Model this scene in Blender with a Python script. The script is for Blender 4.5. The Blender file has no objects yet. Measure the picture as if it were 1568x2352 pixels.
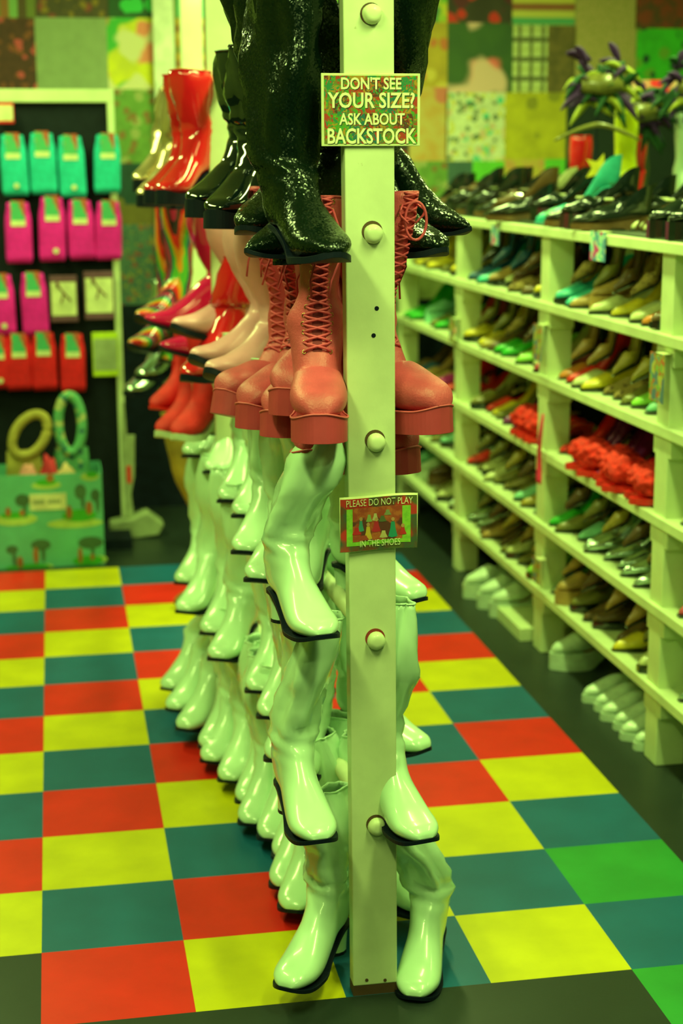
import bpy, bmesh, math, random
from mathutils import Vector, Matrix, noise
R = math.radians
PI = math.pi
scn = bpy.context.scene
COL = scn.collection

# ------------------------------------------------------------------ camera
cd = bpy.data.cameras.new('camera')
cam = bpy.data.objects.new('camera', cd); COL.objects.link(cam)
cam.matrix_world = (Matrix.Translation((.0887, -2.8763, 1.6501)) @ Matrix.Rotation(-.177843, 4, 'Z')
                    @ Matrix.Rotation(1.355196, 4, 'X') @ Matrix.Rotation(-.0054, 4, 'Z'))
cd.sensor_fit = 'VERTICAL'; cd.sensor_height = 36; cd.sensor_width = 24
cd.lens = 36 * 3624.9 / 2352
cd.clip_start = .05
cd.dof.use_dof = True; cd.dof.focus_distance = 2.98; cd.dof.aperture_fstop = 2.9
scn.camera = cam
# ------------------------------------------------------------------ world and look
w = bpy.data.worlds.new('world'); scn.world = w; w.use_nodes = True
bg = w.node_tree.nodes['Background']
bg.inputs[0].default_value = (.36, .75, .34, 1); bg.inputs[1].default_value = .05
scn.view_settings.view_transform = 'Standard'; scn.view_settings.look = 'None'
scn.view_settings.exposure = 0.02; scn.view_settings.gamma = 1
scn.view_settings.use_curve_mapping = False
LIGHT = (.71, 1.0, .26)
# (x, y, rotation, watts) of the tube fixtures under the ceiling
TUBES = [(-.35, -1.3, 0, 44), (1.2, -1.1, 0, 46), (-.75, .9, 0, 34), (1.15, 1.3, 0, 40),
         (-.6, 3.2, 0, 40), (1.2, 3.4, 0, 44), (2.6, 2.6, 0, 34), (2.5, .0, 0, 14), (.3, -3.4, 90, 24)]
CEIL = 2.95


# ------------------------------------------------------------------ measured places (metres)
KNOB = [[0.665, 0.0, 1.914], [0.667, 0.0, 1.529], [0.672, 0.0, 1.142], [0.672, 0.0, 0.753], [0.673, 0.0, 0.368]]
HOLES = [[0.674, 0.0, 1.393], [0.668, 0.0, 1.343]]
TRIMS = [[0.592, 0.689, 0.956, 2.529], [0.85, 0.995, 1.411, 2.533]]
FRAME = [-0.509, 0.38, 0.686, 1.984]
PAPERS = [
    [-0.215, 0.058, 2.327, 2.518, 'stripev', 'olive'],
    [0.059, 0.392, 2.33, 2.561, 'spots', 'darkfloral'],
    [0.39, 0.613, 2.333, 2.565, 'spots', 'dkgreen'],
    [-0.268, 0.051, 2.008, 2.327, 'spots', 'brownpink'],
    [0.051, 0.38, 2.009, 2.33, 'plain', 'sage'],
    [0.38, 0.605, 2.01, 2.333, 'noise3', 'yelfloral'],
    [0.399, 0.599, 1.67, 2.01, 'spots', 'greenbrown'],
    [0.389, 0.616, 1.477, 1.67, 'spots', 'dkteal'],
    [0.384, 0.612, 1.385, 1.477, 'plain', 'olive2'],
    [0.375, 0.637, 0.959, 1.385, 'spots', 'tealfloral'],
    [0.709, 0.861, 2.336, 2.589, 'plain', 'mint'],
    [0.701, 0.855, 2.01, 2.336, 'stripeh', 'orange'],
    [1.003, 1.189, 2.26, 2.496, 'stripeh', 'orange'],
    [0.998, 1.186, 1.961, 2.26, 'spots', 'ochre'],
    [1.821, 2.01, 2.328, 2.587, 'noise3', 'mosaic'],
    [1.823, 2.013, 2.024, 2.328, 'noise3', 'ochre'],
    [1.824, 2.016, 1.673, 2.024, 'noise3', 'ochrepink'],
    [1.825, 2.019, 1.358, 1.673, 'spots', 'greenbrown'],
    [2.01, 2.335, 2.327, 2.611, 'spots', 'darkred'],
    [2.013, 2.341, 2.0, 2.327, 'noise3', 'pinkgreen'],
    [2.335, 2.652, 2.318, 2.617, 'stripeh', 'stripes'],
    [2.341, 2.518, 2.001, 2.317, 'plaid', 'plaid'],
    [2.518, 2.66, 2.001, 2.318, 'noise', 'brown'],
    [2.656, 2.97, 2.006, 2.601, 'noise', 'tan'],
    [2.965, 3.277, 2.309, 2.606, 'noise', 'redbrown'],
    [2.975, 3.289, 2.049, 2.309, 'spots', 'bright'],
    [2.009, 2.307, 1.672, 2.0, 'spots', 'whitefloral'],
    [2.307, 2.62, 1.681, 2.001, 'spots', 'yeldots'],
    [2.019, 2.145, 1.398, 1.672, 'plain', 'slate'],
    [2.145, 2.308, 1.397, 1.672, 'plain', 'lime'],
    [2.308, 2.514, 1.395, 1.681, 'noise', 'orange2'],
    [2.514, 2.628, 1.393, 1.681, 'plain', 'lime'],
    [2.623, 2.895, 1.391, 2.048, 'plain', 'dk'],
    [2.895, 3.31, 1.387, 2.049, 'plain', 'dk'],
]
SOCKS = [
    [-0.063, 1.535, 1.787, 'teal'],
    [0.062, 1.54, 1.794, 'teal'],
    [0.183, 1.526, 1.781, 'teal'],
    [0.343, 1.543, 1.786, 'teal'],
    [-0.054, 1.245, 1.501, 'magenta'],
    [0.093, 1.251, 1.521, 'magenta'],
    [0.213, 1.256, 1.507, 'magenta'],
    [0.338, 1.253, 1.5, 'magenta'],
    [-0.145, 0.929, 1.19, 'magenta'],
    [-0.003, 0.926, 1.195, 'magenta'],
    [-0.173, 0.692, 0.922, 'red'],
    [-0.078, 0.684, 0.927, 'red'],
    [0.029, 0.68, 0.932, 'red'],
    [0.157, 0.669, 0.922, 'red'],
]
PACKS = [
    [0.068, 0.188, 0.981, 1.185, 'cream'],
    [0.218, 0.35, 0.989, 1.201, 'cream'],
    [0.244, 0.36, 0.733, 0.93, 'yellow'],
    [-0.132, -0.051, 1.838, 1.926, 'sign'],
]
BOOTS = [
    ['c', -1, 0.477, -0.06, 0.053, -125, 'w', [0.602, 0.12, 0.405]],
    ['c', -1, 0.547, 0.312, 0.03, -112, 'w', None],
    ['c', -1, 0.543, 0.428, 0.03, -112, 'w', None],
    ['c', -1, 0.567, 0.558, 0.04, -112, 'w', None],
    ['c', -1, 0.549, 0.697, 0.03, -112, 'w', None],
    ['c', -1, 0.513, 0.796, 0.03, -112, 'w', None],
    ['c', -1, 0.519, 0.911, 0.04, -112, 'w', None],
    ['c', -1, 0.491, 1.09, 0.03, -113, 'w', None],
    ['c', -1, 0.455, 1.241, 0.03, -117, 'w', None],
    ['c', -1, 0.456, 1.296, 0.05, -116, 'w', None],
    ['c', -1, 0.401, 1.459, 0.05, -123, 'w', None],
    ['c', -1, 0.38, 1.605, 0.06, -125, 'w', None],
    ['c', -1, 0.378, 1.8, 0.06, -125, 'w', None],
    ['c', 1, 0.739, -0.05, 0.0, -112, 'w', [0.7, 0.1, 0.41]],
    ['c', 1, 0.86, 0.191, 0.06, -45, 'w', None],
    ['c', 1, 0.854, 0.321, 0.06, -45, 'w', None],
    ['b', -1, 0.539, -0.13, 0.391, -84, 'w', [0.588, 0.07, 0.79]],
    ['b', -1, 0.529, 0.373, 0.36, -112, 'w', None],
    ['b', -1, 0.545, 0.626, 0.37, -112, 'w', None],
    ['b', -1, 0.54, 0.818, 0.37, -112, 'w', None],
    ['b', -1, 0.47, 1.099, 0.37, -116, 'w', None],
    ['b', -1, 0.473, 1.339, 0.37, -114, 'w', None],
    ['b', -1, 0.419, 1.572, 0.37, -120, 'w', None],
    ['b', -1, 0.443, 1.901, 0.37, -116, 'w', None],
    ['b', 1, 0.746, -0.12, 0.37, -78, 'w', [0.728, 0.06, 0.815]],
    ['b', 1, 0.862, 0.375, 0.36, -55, 'w', None],
    ['a', -1, 0.551, -0.12, 0.791, -79, 'w', [0.588, 0.06, 1.16]],
    ['a', -1, 0.49, 0.388, 0.77, -117, 'w', None],
    ['a', -1, 0.492, 0.644, 0.77, -115, 'w', None],
    ['a', -1, 0.538, 1.032, 0.77, -112, 'w', None],
    ['a', -1, 0.521, 1.225, 0.77, -112, 'w', None],
    ['a', -1, 0.522, 1.646, 0.77, -112, 'w', None],
    ['a', -1, 0.482, 1.92, 0.77, -112, 'w', None],
    ['a', 1, 0.799, 0.167, 0.77, -60, 'w', None],
    ['p', -1, 0.546, -0.12, 1.163, -98, 'pink', None],
    ['p', -1, 0.558, 0.02, 1.074, -105, 'pink', None],
    ['p', -1, 0.512, 0.1, 1.182, -122, 'pink', None],
    ['p', -1, 0.5, 0.18, 1.127, -128, 'pink', None],
    ['p', -1, 0.46, 0.32, 1.123, -138, 'pink', None],
    ['p', -1, 0.425, 0.5, 1.129, -140, 'pink', None],
    ['p', 1, 0.805, 0.0, 1.154, -60, 'pink', [0.738, 0.17, 1.6]],
    ['p', 1, 0.769, 0.12, 1.055, -62, 'pink', [0.735, 0.3, 1.58]],
    ['p', -1, 0.417, 1.05, 1.177, -148, 'beige', None],
    ['p', -1, 0.432, 0.78, 1.176, -140, 'beige', None],
    ['p', -1, 0.4, 1.45, 1.216, -152, 'beige', None],
    ['p', -1, 0.423, 1.35, 1.077, -130, 'redpump', None],
    ['p', -1, 0.39, 1.9, 1.113, -158, 'hotpink', None],
    ['p', -1, 0.353, 2.0, 1.185, -158, 'hotpink', None],
    ['p', -1, 0.369, 2.7, 1.129, -130, 'rainbow', None],
    ['p', -1, 0.351, 2.95, 1.003, -130, 'rainbow', None],
    ['a', -1, 0.425, 1.75, 0.862, -125, 'fringe', None],
    ['a', -1, 0.397, 2.1, 0.814, -128, 'fringe', None],
    ['a', -1, 0.389, 2.25, 0.873, -130, 'redfringe', None],
    ['a', -1, 0.386, 3.1, 0.854, -135, 'silver', None],
    ['a', -1, 0.351, 3.4, 0.754, -135, 'silver', None],
    ['k', -1, 0.572, -0.15, 1.486, -76, 'sequin', [0.525, 0.13, 1.985]],
    ['k', -1, 0.437, 0.03, 1.488, -145, 'sequinpt', None],
    ['k', -1, 0.465, 0.28, 1.531, -132, 'sequin', None],
    ['k', -1, 0.429, 0.55, 1.521, -128, 'patent', None],
    ['k', -1, 0.4, 0.75, 1.539, -138, 'patent', None],
    ['k', -1, 0.451, 0.18, 1.522, -130, 'sequin', None],
    ['k', -1, 0.392, 1.6, 1.549, -125, 'redpatent', None],
    ['k', -1, 0.371, 1.85, 1.546, -130, 'redpatent', None],
    ['k', -1, 0.382, 2.6, 1.571, -122, 'gold', None],
    ['k', -1, 0.383, 2.45, 1.523, -125, 'gold', None],
    ['k', 1, 0.916, 0.25, 1.514, -50, 'sequinpt', [0.735, 0.25, 2.02]],
    ['k', 1, 0.83, 0.12, 1.478, -56, 'sequin', [0.735, 0.12, 2.0]],
    ['b', -1, 0.491, 2.95, 0.015, -165, 'olive', None],
    ['a', -1, 0.55, 0.286, 0.77, -112, 'w', None],
    ['b', -1, 0.537, 0.245, 0.36, -112, 'w', None],
    ['c', -1, 0.579, 0.173, 0.03, -112, 'w', None],
    ['b', -1, 0.601, 0.524, 0.36, -112, 'w', None],
]

# ------------------------------------------------------------------ helpers
def empty(name, loc=(0, 0, 0), rz=0):
    o = bpy.data.objects.new(name, None); COL.objects.link(o)
    o.location = loc; o.rotation_euler = (0, 0, rz); o.empty_display_size = .05
    return o
def tag(o, label, cat, group=None, kind=None):
    if label: o['label'] = label
    if cat: o['category'] = cat
    if group: o['group'] = group
    if kind: o['kind'] = kind
    return o
def mobj(name, me, mat, parent=None):
    o = bpy.data.objects.new(name, me); COL.objects.link(o)
    if mat is not None:
        if not me.materials: me.materials.append(mat)
        elif me.materials[0] is not mat:
            o.material_slots[0].link = 'OBJECT'; o.material_slots[0].material = mat
    if parent: o.parent = parent
    return o
def mk(name, verts, faces, smooth=True):
    me = bpy.data.meshes.new(name); me.from_pydata([tuple(v) for v in verts], [], faces)
    me.update()
    if smooth: me.polygons.foreach_set('use_smooth', [True] * len(me.polygons))
    return me
def fixn(me):
    bm = bmesh.new(); bm.from_mesh(me); bmesh.ops.recalc_face_normals(bm, faces=bm.faces)
    bm.to_mesh(me); bm.free(); return me
class MB:
    def __init__(s): s.v = []; s.f = []
    def box(s, x0, x1, y0, y1, z0, z1, M=None):
        n = len(s.v)
        P = [Vector((x, y, z)) for z in (z0, z1) for y in (y0, y1) for x in (x0, x1)]
        if M: P = [M @ p for p in P]
        s.v += P
        s.f += [tuple(n + i for i in q) for q in ((0, 2, 3, 1), (4, 5, 7, 6), (0, 1, 5, 4), (2, 6, 7, 3), (0, 4, 6, 2), (1, 3, 7, 5))]
    def loft(s, rings, cap0=True, cap1=True, closed=True):
        n = len(s.v); k = len(rings[0])
        for r in rings: s.v += [Vector(p) for p in r]
        for i in range(len(rings) - 1):
            for j in range(k if closed else k - 1):
                a = n + i * k + j; b = n + i * k + (j + 1) % k
                s.f.append((a, b, b + k, a + k))
        if cap0: s.f.append(tuple(n + j for j in reversed(range(k))))
        if cap1: s.f.append(tuple(n + (len(rings) - 1) * k + j for j in range(k)))
    def tube(s, pts, r, seg=8, closed=False):
        pts = [Vector(p) for p in pts]; rings = []
        up = Vector((.13, .31, .94)); N = len(pts)
        for i, p in enumerate(pts):
            if closed: t = pts[(i + 1) % N] - pts[i - 1]
            else: t = pts[min(i + 1, N - 1)] - pts[max(i - 1, 0)]
            if t.length < 1e-9: t = Vector((0, 0, 1))
            t.normalize(); a = t.cross(up)
            if a.length < 1e-3: a = t.cross(Vector((1, 0, 0)))
            a.normalize(); b = t.cross(a); up = -b if False else up
            rr = r(i / (N - 1)) if callable(r) else r
            rings.append([p + (a * math.cos(q) + b * math.sin(q)) * rr for q in [2 * PI * j / seg for j in range(seg)]])
        if closed: rings.append(rings[0])
        s.loft(rings, not closed, not closed)
    def poly(s, pts, y0, y1):
        n = len(s.v); k = len(pts)
        s.v += [Vector((x, y0, z)) for x, z in pts] + [Vector((x, y1, z)) for x, z in pts]
        s.f.append(tuple(n + i for i in range(k))); s.f.append(tuple(n + k + i for i in reversed(range(k))))
        for i in range(k): s.f.append((n + i, n + k + i, n + k + (i + 1) % k, n + (i + 1) % k))
    def build(s, name, mat, parent=None, smooth=False, bevel=0, auto=None):
        me = fixn(mk(name, s.v, s.f, smooth)); o = mobj(name, me, mat, parent)
        if auto:
            try: me.set_sharp_from_angle(angle=R(auto))
            except Exception: pass
        if bevel:
            b = o.modifiers.new('bevel', 'BEVEL'); b.width = bevel; b.segments = 2; b.limit_method = 'ANGLE'
        return o

# ------------------------------------------------------------------ materials
def nodes(name):
    m = bpy.data.materials.new(name); m.use_nodes = True
    nt = m.node_tree; return m, nt, nt.nodes['Principled BSDF']
def c4(c): return (c[0], c[1], c[2], 1)
def N(nt, t, **kw):
    n = nt.nodes.new(t)
    for k, v in kw.items():
        if k in n.inputs: n.inputs[k].default_value = v
        else: setattr(n, k, v)
    return n
def mixc(nt, fac, a, b, mode='MIX'):
    m = nt.nodes.new('ShaderNodeMix'); m.data_type = 'RGBA'; m.blend_type = mode
    for sock, v in ((m.inputs[0], fac), (m.inputs[6], a), (m.inputs[7], b)):
        if hasattr(v, 'is_output'): nt.links.new(v, sock)
        elif isinstance(v, (int, float)): sock.default_value = v
        else: sock.default_value = c4(v)
    return m.outputs[2]
def ramp(nt, src, lo, hi):
    r = nt.nodes.new('ShaderNodeMapRange'); r.inputs[1].default_value = lo; r.inputs[2].default_value = hi
    nt.links.new(src, r.inputs[0]); return r.outputs[0]
_mc = {}
def mat(name, col, rough=.5, metal=0, coat=0, var=.12, scale=18, bump=.0, bscale=60, spec=.5, grime=None):
    if name in _mc: return _mc[name]
    m, nt, p = nodes(name)
    tc = N(nt, 'ShaderNodeTexCoord')
    nz = N(nt, 'ShaderNodeTexNoise', Scale=scale, Detail=4.0); nt.links.new(tc.outputs['Object'], nz.inputs['Vector'])
    f = ramp(nt, nz.outputs['Fac'], .35, .7)
    dark = tuple(c * (1 - var * 1.6) for c in col); lite = tuple(min(1, c * (1 + var)) for c in col)
    out = mixc(nt, f, dark, lite)
    if grime:
        n2 = N(nt, 'ShaderNodeTexNoise', Scale=grime[1], Detail=8.0, Roughness=.7); nt.links.new(tc.outputs['Object'], n2.inputs['Vector'])
        out = mixc(nt, ramp(nt, n2.outputs['Fac'], grime[2], grime[2] + .08), out, grime[0])
    nt.links.new(out, p.inputs['Base Color'])
    p.inputs['Roughness'].default_value = rough; p.inputs['Metallic'].default_value = metal
    p.inputs['Coat Weight'].default_value = coat; p.inputs['Coat Roughness'].default_value = .06
    p.inputs['Specular IOR Level'].default_value = spec
    if bump:
        bn = N(nt, 'ShaderNodeTexNoise', Scale=bscale, Detail=5.0); nt.links.new(tc.outputs['Object'], bn.inputs['Vector'])
        b = N(nt, 'ShaderNodeBump', Strength=bump, Distance=.004)
        nt.links.new(bn.outputs['Fac'], b.inputs['Height']); nt.links.new(b.outputs[0], p.inputs['Normal'])
    _mc[name] = m; return m
def sequin(name, col, glint=.8, scale=330, spread=.75):
    m, nt, p = nodes(name)
    tc = N(nt, 'ShaderNodeTexCoord'); v = N(nt, 'ShaderNodeTexVoronoi', Scale=float(scale)); nt.links.new(tc.outputs['Object'], v.inputs['Vector'])
    g = N(nt, 'ShaderNodeNewGeometry')
    sub = N(nt, 'ShaderNodeVectorMath', operation='SUBTRACT'); nt.links.new(v.outputs['Color'], sub.inputs[0]); sub.inputs[1].default_value = (.5, .5, .5)
    sc = N(nt, 'ShaderNodeVectorMath', operation='SCALE'); nt.links.new(sub.outputs[0], sc.inputs[0]); sc.inputs['Scale'].default_value = spread
    ad = N(nt, 'ShaderNodeVectorMath', operation='ADD'); nt.links.new(g.outputs['Normal'], ad.inputs[0]); nt.links.new(sc.outputs[0], ad.inputs[1])
    no = N(nt, 'ShaderNodeVectorMath', operation='NORMALIZE'); nt.links.new(ad.outputs[0], no.inputs[0]); nt.links.new(no.outputs[0], p.inputs['Normal'])
    dk = tuple(c * .5 for c in col)
    nt.links.new(mixc(nt, ramp(nt, v.outputs['Distance'], 0, .004 * 330 / scale * 100), col, dk), p.inputs['Base Color'])
    p.inputs['Roughness'].default_value = .2; p.inputs['Metallic'].default_value = .3; p.inputs['Specular IOR Level'].default_value = glint
    return m
def stripes(name, cols, scale, rough=.2, axis=2):
    m, nt, p = nodes(name); tc = N(nt, 'ShaderNodeTexCoord')
    sep = N(nt, 'ShaderNodeSeparateXYZ'); nt.links.new(tc.outputs['UV'] if axis == 9 else tc.outputs['Object'], sep.inputs[0])
    add = N(nt, 'ShaderNodeMath', operation='MULTIPLY_ADD'); nt.links.new(sep.outputs[0 if axis == 9 else 1], add.inputs[0]); add.inputs[1].default_value = scale
    fr = N(nt, 'ShaderNodeMath', operation='FRACT'); nt.links.new(add.outputs[0], fr.inputs[0])
    cr = N(nt, 'ShaderNodeValToRGB'); cr.color_ramp.interpolation = 'CONSTANT'
    el = cr.color_ramp.elements
    while len(el) < len(cols): el.new(.5)
    for i, c in enumerate(cols): el[i].position = i / len(cols); el[i].color = c4(c)
    nt.links.new(fr.outputs[0], cr.inputs[0]); nt.links.new(cr.outputs[0], p.inputs['Base Color'])
    p.inputs['Roughness'].default_value = rough; p.inputs['Coat Weight'].default_value = .6
    return m
def paper(name, kind, cols, scale=20, rough=.7, coord='Object'):
    key = 'paper ' + name
    if key in _mc: return _mc[key]
    m, nt, p = nodes(key); tc = N(nt, 'ShaderNodeTexCoord'); p.inputs['Roughness'].default_value = rough
    mp = N(nt, 'ShaderNodeMapping'); nt.links.new(tc.outputs[coord], mp.inputs[0]); V = mp.outputs[0]
    rnd = random.Random(name); mp.inputs['Location'].default_value = (rnd.random() * 9, 0, rnd.random() * 9)
    a = cols[0]; out = None
    nz = N(nt, 'ShaderNodeTexNoise', Scale=scale * 1.6, Detail=5.0); nt.links.new(V, nz.inputs['Vector'])
    if kind == 'plain':
        out = mixc(nt, ramp(nt, nz.outputs['Fac'], .3, .7), tuple(c * .85 for c in a), a)
    elif kind == 'spots':
        out = mixc(nt, ramp(nt, nz.outputs['Fac'], .3, .7), tuple(c * .7 for c in a), a)
        for i, c in enumerate(cols[1:]):
            v = N(nt, 'ShaderNodeTexVoronoi', Scale=scale * (1 + .35 * i), Randomness=.9)
            mv = N(nt, 'ShaderNodeVectorMath', operation='ADD'); nt.links.new(V, mv.inputs[0]); mv.inputs[1].default_value = (3.1 * i + .2, 0, 1.7 * i)
            dn = N(nt, 'ShaderNodeTexNoise', Scale=scale * 3.0); nt.links.new(V, dn.inputs['Vector'])
            sc = N(nt, 'ShaderNodeVectorMath', operation='MULTIPLY_ADD'); nt.links.new(dn.outputs['Color'], sc.inputs[0]); sc.inputs[1].default_value = (.025, .0, .025); nt.links.new(mv.outputs[0], sc.inputs[2])
            fl = N(nt, 'ShaderNodeVectorMath', operation='MULTIPLY'); nt.links.new(sc.outputs[0], fl.inputs[0]); fl.inputs[1].default_value = (1, 0, 1)
            nt.links.new(fl.outputs[0], v.inputs['Vector'])
            r = N(nt, 'ShaderNodeMapRange'); r.inputs[1].default_value = .30; r.inputs[2].default_value = .36; r.inputs[3].default_value = 1; r.inputs[4].default_value = 0
            nt.links.new(v.outputs['Distance'], r.inputs[0]); out = mixc(nt, r.outputs[0], out, c)
    elif kind in ('noise', 'noise3'):
        out = mixc(nt, ramp(nt, nz.outputs['Fac'], .4, .6), a, cols[1])
        for i, c in enumerate(cols[2:]):
            n2 = N(nt, 'ShaderNodeTexNoise', Scale=scale * .7, Detail=1.5); mv = N(nt, 'ShaderNodeVectorMath', operation='ADD')
            nt.links.new(V, mv.inputs[0]); mv.inputs[1].default_value = (5.3 * i + 1, 0, 2.9 * i); nt.links.new(mv.outputs[0], n2.inputs['Vector'])
            out = mixc(nt, ramp(nt, n2.outputs['Fac'], .53, .57), out, c)
    elif kind in ('stripeh', 'stripev', 'plaid'):
        def band(ax, sc_, wob):
            sep = N(nt, 'ShaderNodeSeparateXYZ'); nt.links.new(V, sep.inputs[0])
            s1 = N(nt, 'ShaderNodeMath', operation='MULTIPLY_ADD'); nt.links.new(nz.outputs['Fac'], s1.inputs[0]); s1.inputs[1].default_value = wob; nt.links.new(sep.outputs[ax], s1.inputs[2])
            s2 = N(nt, 'ShaderNodeMath', operation='MULTIPLY'); nt.links.new(s1.outputs[0], s2.inputs[0]); s2.inputs[1].default_value = sc_
            fr = N(nt, 'ShaderNodeMath', operation='FRACT'); nt.links.new(s2.outputs[0], fr.inputs[0]); return fr.outputs[0]
        cr = N(nt, 'ShaderNodeValToRGB'); cr.color_ramp.interpolation = 'CONSTANT'; el = cr.color_ramp.elements
        while len(el) < len(cols): el.new(.5)
        for i, c in enumerate(cols): el[i].position = i / len(cols); el[i].color = c4(c)
        nt.links.new(band(2 if kind != 'stripev' else 0, scale * .45, .006), cr.inputs[0]); out = cr.outputs[0]
        if kind == 'plaid':
            f = N(nt, 'ShaderNodeMath', operation='GREATER_THAN'); nt.links.new(band(0, scale * .7, .01), f.inputs[0]); f.inputs[1].default_value = .72
            out = mixc(nt, f.outputs[0], out, cols[-1])
    elif kind == 'mosaic':
        v = N(nt, 'ShaderNodeTexVoronoi', Scale=scale, Randomness=0.0); v.distance = 'CHEBYCHEV'
        fl = N(nt, 'ShaderNodeVectorMath', operation='MULTIPLY'); nt.links.new(V, fl.inputs[0]); fl.inputs[1].default_value = (1, 0, 1); nt.links.new(fl.outputs[0], v.inputs['Vector'])
        sep = N(nt, 'ShaderNodeSeparateColor'); nt.links.new(v.outputs['Color'], sep.inputs[0])
        cr = N(nt, 'ShaderNodeValToRGB'); cr.color_ramp.interpolation = 'CONSTANT'; el = cr.color_ramp.elements
        while len(el) < len(cols): el.new(.5)
        for i, c in enumerate(cols): el[i].position = i / len(cols); el[i].color = c4(c)
        nt.links.new(sep.outputs[0], cr.inputs[0]); out = cr.outputs[0]
        for i, c in enumerate(cols[1:5]):
            n2 = N(nt, 'ShaderNodeTexNoise', Scale=scale * (1.3 + .4 * i), Detail=4.0, Distortion=2.0); mv = N(nt, 'ShaderNodeVectorMath', operation='ADD')
            nt.links.new(V, mv.inputs[0]); mv.inputs[1].default_value = (5.3 * i + 1, 0, 2.9 * i); nt.links.new(mv.outputs[0], n2.inputs['Vector'])
            out = mixc(nt, ramp(nt, n2.outputs['Fac'], .56, .6), out, c)
    nt.links.new(out, p.inputs['Base Color']); _mc[key] = m; return m

M = {}
M['post'] = mat('cream paint', (.72, .80, .50), .42, coat=.2, var=.05, scale=14, bump=.12, bscale=40, grime=((.30, .26, .08), 22, .67))
M['cream'] = mat('shelf paint', (.70, .82, .46), .5, var=.06, scale=9, bump=.05)
M['raw'] = mat('raw wood', (.10, .05, .02), .8)
M['white'] = mat('white vinyl', (.60, .86, .60), .27, coat=.5, var=.04, scale=10)
M['whitein'] = mat('white lining', (.62, .74, .5), .7)
M['black'] = mat('black rubber', (.004, .009, .022), .5, var=.05, spec=.2)
M['pink'] = mat('pink leather', (.66, .085, .13), .42, var=.08, scale=30, bump=.25, bscale=260)
M['pinksole'] = mat('pink rubber', (.55, .05, .085), .5, var=.06)
M['welt'] = mat('pink welt', (.8, .12, .17), .45)
M['lace'] = mat('pink cord', (.72, .08, .14), .6)
M['brass'] = mat('brass', (.7, .5, .2), .3, metal=1)
M['seq'] = sequin('black sequins', (.006, .020, .011), spread=.33, glint=.5)
M['patent'] = mat('black patent', (.003, .009, .010), .07, coat=1, var=.0, spec=.6)
M['redpatent'] = mat('red patent', (.75, .010, .02), .12, coat=.8, var=.03)
M['gold'] = mat('gold vinyl', (.85, .66, .38), .25, metal=.8, var=.1)
M['silver'] = mat('silver vinyl', (.55, .72, .62), .18, metal=.9, var=.1)
M['hotpink'] = mat('hot pink vinyl', (.95, .010, .16), .12, coat=.8, var=.03)
M['beige'] = mat('blush satin', (.92, .42, .52), .35, var=.06)
M['olive'] = mat('mustard suede', (.36, .26, .03), .75, var=.25, scale=8, bump=.4)
M['rainbow'] = stripes('rainbow metallic', [(.8, .02, .02), (.8, .3, .02), (.1, .45, .05), (.01, .08, .15), (.5, .02, .1), (.02, .02, .03)], 16)
M['red'] = mat('red fabric', (.85, .012, .012), .6)
M['fringe'] = mat('red suede', (.80, .012, .018), .7, bump=.3)
M['ribbon'] = mat('pink ribbon', (.85, .03, .12), .5)
M['grid'] = mat('black panel', (.008, .014, .018), .75, spec=.2)
M['card'] = mat('cream card', (.75, .80, .42), .7)
M['dark'] = mat('dark paint', (.006, .013, .022), .8, var=.2, spec=.2)
M['sage'] = mat('pale plastic', (.34, .42, .22), .5)
M['fur'] = mat('red marabou', (.95, .02, .01), .8, var=.3, scale=60)
M['steel'] = mat('chrome', (.75, .8, .7), .15, metal=1)

# ------------------------------------------------------------------ the room
def plane(name, pts, m, kind='structure', parent=None):
    o = mobj(name, mk(name, pts, [tuple(range(len(pts)))], False), m, parent)
    if kind: o['kind'] = kind
    return o
T = .3048
# floor: one slab whose material lays out the vinyl tiles
def tile_color(c, r):
    if (c, r) in ((4, 1), (4, -1)): return 'G'
    if (c, r) == (3, 0): return 'Y'
    if (c, r) == (4, 0): return 'T'
    if r < 0 or r > 11 or c > 4 or (c == -1 and r == 0) or c < -4: return 'D'
    return 'RYT'[(c - r) % 3]
TC = {'R': (.78, .016, .010), 'Y': (.66, .60, .004), 'T': (.009, .12, .24), 'G': (.03, .30, .055), 'D': (.020, .032, .026)}
FM = {}
for k, c in TC.items():
    FM[k] = mat('vinyl tile ' + {'R': 'red', 'Y': 'yellow', 'T': 'teal', 'G': 'green', 'D': 'black'}[k], c, .42 if k != 'D' else .4, var=.07, scale=7, bump=.03, bscale=120,
                grime=(tuple(x * .45 for x in c) if k != 'D' else (.06, .07, .03), 30 if k != 'D' else 55, .70 if k != 'D' else .69), spec=.3)
me = bpy.data.meshes.new('floor'); bm = bmesh.new(); order = list(FM)
for k in order: me.materials.append(FM[k])
C0, C1, R0, R1 = -9, 14, -16, 17; g = {}
for c in range(C0, C1 + 1):
    for r in range(R0, R1 + 1): g[c, r] = bm.verts.new((c * T, r * T, 0))
for c in range(C0, C1):
    for r in range(R0, R1):
        f = bm.faces.new((g[c, r], g[c + 1, r], g[c + 1, r + 1], g[c, r + 1])); f.material_index = order.index(tile_color(c, r))
bm.to_mesh(me); bm.free()
fl = bpy.data.objects.new('floor', me); COL.objects.link(fl); fl['kind'] = 'structure'
X0, X1, Y0, Y1 = C0 * T, C1 * T, R0 * T, 4.9
YW = 4.86
wallm = mat('olive wall', (.30, .38, .10), .8)
b = MB(); b.box(X0, X1, YW, YW + .1, 0, CEIL); wb = b.build('wall_back', wallm); wb['kind'] = 'structure'
b = MB(); b.box(X0 - .1, X0, Y0, YW + .1, 0, CEIL); b.build('wall_left', wallm)['kind'] = 'structure'
b = MB(); b.box(X1, X1 + .1, Y0, YW + .1, 0, CEIL); b.build('wall_right', wallm)['kind'] = 'structure'
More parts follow.
